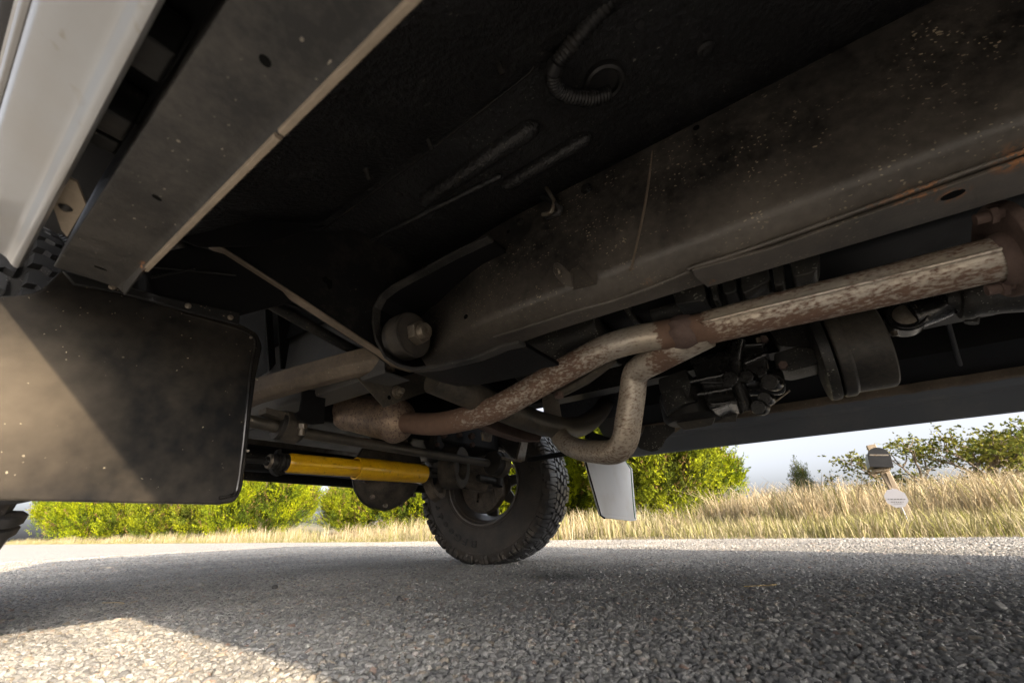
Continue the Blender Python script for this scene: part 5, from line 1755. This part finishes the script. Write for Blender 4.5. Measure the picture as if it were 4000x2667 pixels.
# bare sapling by the oak
b = MB()
base = A(3310, 2000, X=14)
b.tube([base + Vector((0, 0, -0.4)), A(3307, 1940, X=14), A(3312, 1905, X=14), A(3330, 1900, X=14)], 0.008, 6, sub=3)
b.tube([A(3307, 1950, X=14), A(3240, 1925, X=14), A(3215, 1960, X=14)], 0.005, 6, sub=3)
tag(b.build('bare_sapling', M['bark']), 'thin leafless bent sapling between dark conifer and mailbox', 'sapling')

# grass
def blades(x, y, h, col, seed, lean=0.35, wide=0.006):
    r = np.random.default_rng(seed)
    n = len(x)
    z = bank(x, y) - 0.03
    a = r.uniform(0, 6.28, n)
    le = np.abs(r.normal(0, lean, n)) * h
    dx, dy = np.cos(a) * le, np.sin(a) * le
    sx, sy = -np.sin(a + r.normal(0, .6, n)) * wide, np.cos(a + r.normal(0, .6, n)) * wide
    w = (h / 0.4) ** 0.5
    P = []
    for t, k in ((0, 1.0), (0.4, 0.85), (0.75, 0.55)):
        cx, cy, cz = x + dx * t * t, y + dy * t * t, z + h * t * (1 - 0.12 * t)
        P += [np.stack([cx - sx * k * w, cy - sy * k * w, cz], -1), np.stack([cx + sx * k * w, cy + sy * k * w, cz], -1)]
    P.append(np.stack([x + dx, y + dy, z + h * 0.9], -1))
    P.append(np.stack([x + dx * 1.01, y + dy * 1.01, z + h * 0.9], -1))
    V = np.stack(P, 1).reshape(-1, 3)
    o = np.arange(n)[:, None] * 8
    F = np.concatenate([o + np.array([0, 1, 3, 2]), o + np.array([2, 3, 5, 4]), o + np.array([4, 5, 7, 6])], 0)
    return V, F, np.repeat(col, 8, 0)


def patch(n, x0, x1, y0, y1, power=1.0):
    x = x0 + (x1 - x0) * rng.uniform(0, 1, n) ** power
    y = y0 + (y1 - y0) * rng.uniform(0, 1, n)
    return x, y


TAN = np.array([0.42, 0.36, 0.25]); TAN2 = np.array([0.3, 0.23, 0.135]); GRN = np.array([0.2, 0.2, 0.055]); DGR = np.array([0.08, 0.1, 0.025])
parts = []
# mown green fringe by the road
x, y = patch(42000, 4.6, 6.2, -6, 40, 1.3)
k = rng.uniform(0, 1, (len(x), 1)); k2 = (rng.uniform(0, 1, (len(x), 1)) < 0.45)
col = np.where(k2, TAN * (1 - k) + TAN2 * k, GRN * (1 - k) + DGR * k)
parts.append(blades(x, y, rng.uniform(0.05, 0.16, len(x)) * (0.6 + 0.5 * np.clip(x - 4.6, 0, 1)), col, 1, 0.5, 0.005))
# tall dry grass
for n, xa, xb, ya, yb, h0, h1, gk in ((24000, 5.1, 7.6, -7, 1.5, 0.12, 0.28, 0.85), (24000, 7.2, 12.5, -7, 1.5, 0.32, 0.74, 0.2), (10000, 5.2, 9.5, 1.5, 9, 0.12, 0.48, 0.55), (15000, 4.9, 9.0, 9, 45, 0.1, 0.42, 0.6), (8000, 12, 24, -10, 2, 0.4, 0.7, 0.25)):
    # clumps
    m = n // 30
    cx, cy = patch(m, xa, xb, ya, yb)
    ch = rng.uniform(h0, h1, m)
    cg = (rng.uniform(0, 1, m) < gk)
    i = rng.integers(0, m, n)
    x = np.maximum(cx[i] + rng.normal(0, 0.11, n), 4.8); y = cy[i] + rng.normal(0, 0.11, n)
    k = rng.uniform(0, 1, (n, 1))
    col = np.where((cg[i])[:, None], GRN * (1 - k) + TAN * k * .8, TAN * (1 - k) + TAN2 * k)
    parts.append(blades(x, y, ch[i] * rng.uniform(0.5, 1.15, n), col, n, 0.4, 0.006))
Vs, Fs, Cs, o = [], [], [], 0
for V, F, C in parts:
    Vs.append(V); Fs.append(F + o); Cs.append(C)
    o += len(V)
gr = link('dry_grass', np_mesh('dry_grass', np.concatenate(Vs), np.concatenate(Fs), M['grass'], np.concatenate(Cs)))
gr['kind'] = 'stuff'
tag(gr, 'dry tan and green grass growing along the road verge', 'grass')

# ------------------------------------------------------------------ mailbox and sign
XM = 6.7
mb = empty('mailbox', tuple(A(3620, 2085, X=XM)))
mb.location.z = 0.05
ORIGIN['mailbox'] = tuple(mb.location)
tag(mb, 'dark metal mailbox on a leaning wooden post in the tall grass', 'mailbox')
p0, p1 = A(3545, 2010, X=XM), A(3400, 1738, X=XM)
d = (p1 - p0).normalized()
sdir = Vector((1, 0, 0)); vdir = d.cross(sdir).normalized()
q = [p0 - d * 0.5 + sdir * a * 0.045 + vdir * c_ * 0.045 for a, c_ in ((-1, -1), (1, -1), (1, 1), (-1, 1))]
MB().prism(q, d * ((p1 - p0).length + 0.5)).build('post', M['wood'], mb, 0.006)
pa = A(3440, 1835, X=XM)
q = [pa + Vector((-0.14, 0, 0)) + vdir * a + d * c_ for a, c_ in ((-0.07, -0.025), (0.07, -0.025), (0.07, 0.012), (-0.07, 0.012))]
MB().prism(q, (0.36, 0, 0)).build('bracket_arm', M['wood'], mb, 0.004)
# brace below the box
MB().prism([A(3460, 1845, X=XM - 0.06), A(3480, 1850, X=XM - 0.06), A(3515, 1925, X=XM - 0.04), A(3495, 1930, X=XM - 0.04)], (0.03, 0, 0)).build('brace', M['wood'], mb, 0.003)
# box: arched outline along the post's tilt, door towards the road
bc_ = A(3436, 1790, X=XM - 0.2)
wv = -vdir if vdir.y > 0 else vdir
wv = Vector((0, -1, -0.12)).normalized(); uv = Vector((0, -0.12, 1)).normalized()
outl = [(-0.1, -0.095), (0.1, -0.095)] + [(0.1 * math.cos(t), 0.02 + 0.1 * math.sin(t)) for t in np.linspace(0, math.pi, 14)]
q = [bc_ + wv * a + uv * c_ for a, c_ in outl]
box = MB().prism(q, (0.46, 0, 0.0)).build('box', M['mail'], mb, 0.004)
q = [bc_ + Vector((-0.012, 0, 0)) + wv * a * 1.05 + uv * c_ * 1.05 for a, c_ in outl]
dr_ = MB().prism(q, (0.014, 0, 0)).build('door', M['mail'], mb, 0.003)
MB().prism([bc_ + Vector((-0.016, 0, 0)) + wv * a + uv * c_ for a, c_ in ((-0.085, 0.03), (0.085, 0.03), (0.085, 0.045), (-0.085, 0.045))], (0.004, 0, 0)).build('door_band', M['steel'], mb)
MB().prism([bc_ + Vector((0.02, 0, 0)) + wv * 0.108 + uv * c_ + Vector((a, 0, 0)) for a, c_ in ((0.1, 0.02), (0.22, 0.02), (0.22, 0.05), (0.1, 0.05))], wv * 0.006).build('flag', M['sign'], mb)

sg = empty('yard_sign', tuple(A(3560, 2060, X=6.3)))
sg.location.z = 0.05
ORIGIN['yard_sign'] = tuple(sg.location)
tag(sg, 'small white octagonal yard sign on a stake below the mailbox', 'sign')
sc_ = A(3500, 1945, X=6.3)
R8 = 0.1
tl = 0.08
q = []
for k in range(8):
    a = math.pi / 8 + k * math.pi / 4 + tl
    q.append(sc_ + Vector((0, -math.cos(a) * R8, math.sin(a) * R8)))
bd_ = MB().prism(q, (0.006, 0, 0)).build('board', M['sign'], sg)
for dz, w2, hh in ((-0.01, 0.078, 0.010), (-0.038, 0.055, 0.008), (-0.056, 0.036, 0.005)):
    n_l = 9 if w2 > .08 else 6
    b = MB()
    for k in range(n_l):
        yy = -w2 + 2 * w2 * (k + .5) / n_l
        b.box(sc_ + Vector((-0.0015, -yy, dz - yy * 0.05)), (0.002, 2 * w2 / n_l * random.uniform(.5, .85), hh * random.uniform(.75, 1)))
    b.build('printed_line', M['ink'], bd_)['kind'] = 'stuff'
MB().tube([sc_ + Vector((0.015, 0.0, 0.1)), sc_ + Vector((0.02, -0.06, -0.62))], 0.009, 8).build('stake', M['sign'], sg)

# far farmhouse roofs on the hill
n_ = Nodes('pale_roof')
M['roof'] = n_.out((0.6, 0.58, 0.55), 0.6)
for i, (x, y, lab) in enumerate(((3015, 1984, 'tiny pale farmhouse on the distant hill, left one'), (3062, 1986, 'tiny pale farmhouse on the distant hill, right one'))):
    p = A(x, y, X=372)
    hs = empty('farmhouse', (p.x, p.y, p.z - 1.5))
    tag(hs, lab, 'house', 'farmhouses on the hill')
    MB().box((p.x, p.y, p.z), (8, 11, 3)).build('wall', M['sign'], hs)
    MB().prism([Vector((p.x - 5, p.y - 6, p.z + 1.5)), Vector((p.x - 5, p.y + 6, p.z + 1.5)), Vector((p.x - 5, p.y, p.z + 4))], (10, 0, 0)).build('roof', M['roof'], hs)

# ------------------------------------------------------------------ loose bits on the road
n_ = Nodes('dark_pebble')
M['peb'] = n_.out(n_.mix(n_.noise(200), (0.025, 0.025, 0.027), (0.08, 0.075, 0.07)), 0.7)
n_ = Nodes('straw')
M['straw'] = n_.out((0.42, 0.3, 0.13), 0.8)
for i, (x, y, s, m_, lab) in enumerate(((1072, 2300, 0.011, 'peb', 'dark loose pebble on the road left of the far front tyre'), (1385, 2238, 0.010, 'stone', 'grey loose pebble on the shaded road nearest the far front tyre'),
                                       (2410, 2355, 0.012, 'peb', 'dark loose pebble on the shaded road right of the middle'), (780, 2288, 0.016, 'stone', 'pale loose pebble on the road below the black mud flap'),
                                       (1560, 2350, 0.011, 'peb', 'dark loose pebble on the road below the far front tyre'), (3900, 2385, 0.017, 'stone', 'pale flat pebble near the right edge of the road'))):
    me = stones[i % 7].copy()
    me.materials.clear()
    me.materials.append(M[m_])
    o = link('pebble', me)
    p = A(x, y, Z=0.0)
    o.location = (p.x, p.y, 0.006)
    o.scale = (s, s * .8, s * .75)
    o.rotation_euler = (0.2, 0.3, i * 1.3)
    tag(o, lab, 'pebble', 'loose pebbles on the road')
b = MB().tube([A(2905, 2289, Z=0.006), A(2960, 2286, Z=0.008), A(3035, 2282, Z=0.007)], 0.0011, 6, sub=3)
tag(b.build('straw', M['straw']), 'thin straw lying on the shaded road right of the oil stain', 'straw')
b = MB().tube([A(400, 2353, Z=0.006), A(470, 2352, Z=0.007), A(485, 2355, Z=0.006)], 0.0008, 6, sub=2)
tag(b.build('straw', M['straw']), 'short straw at the top of the sunlit patch of road', 'straw')
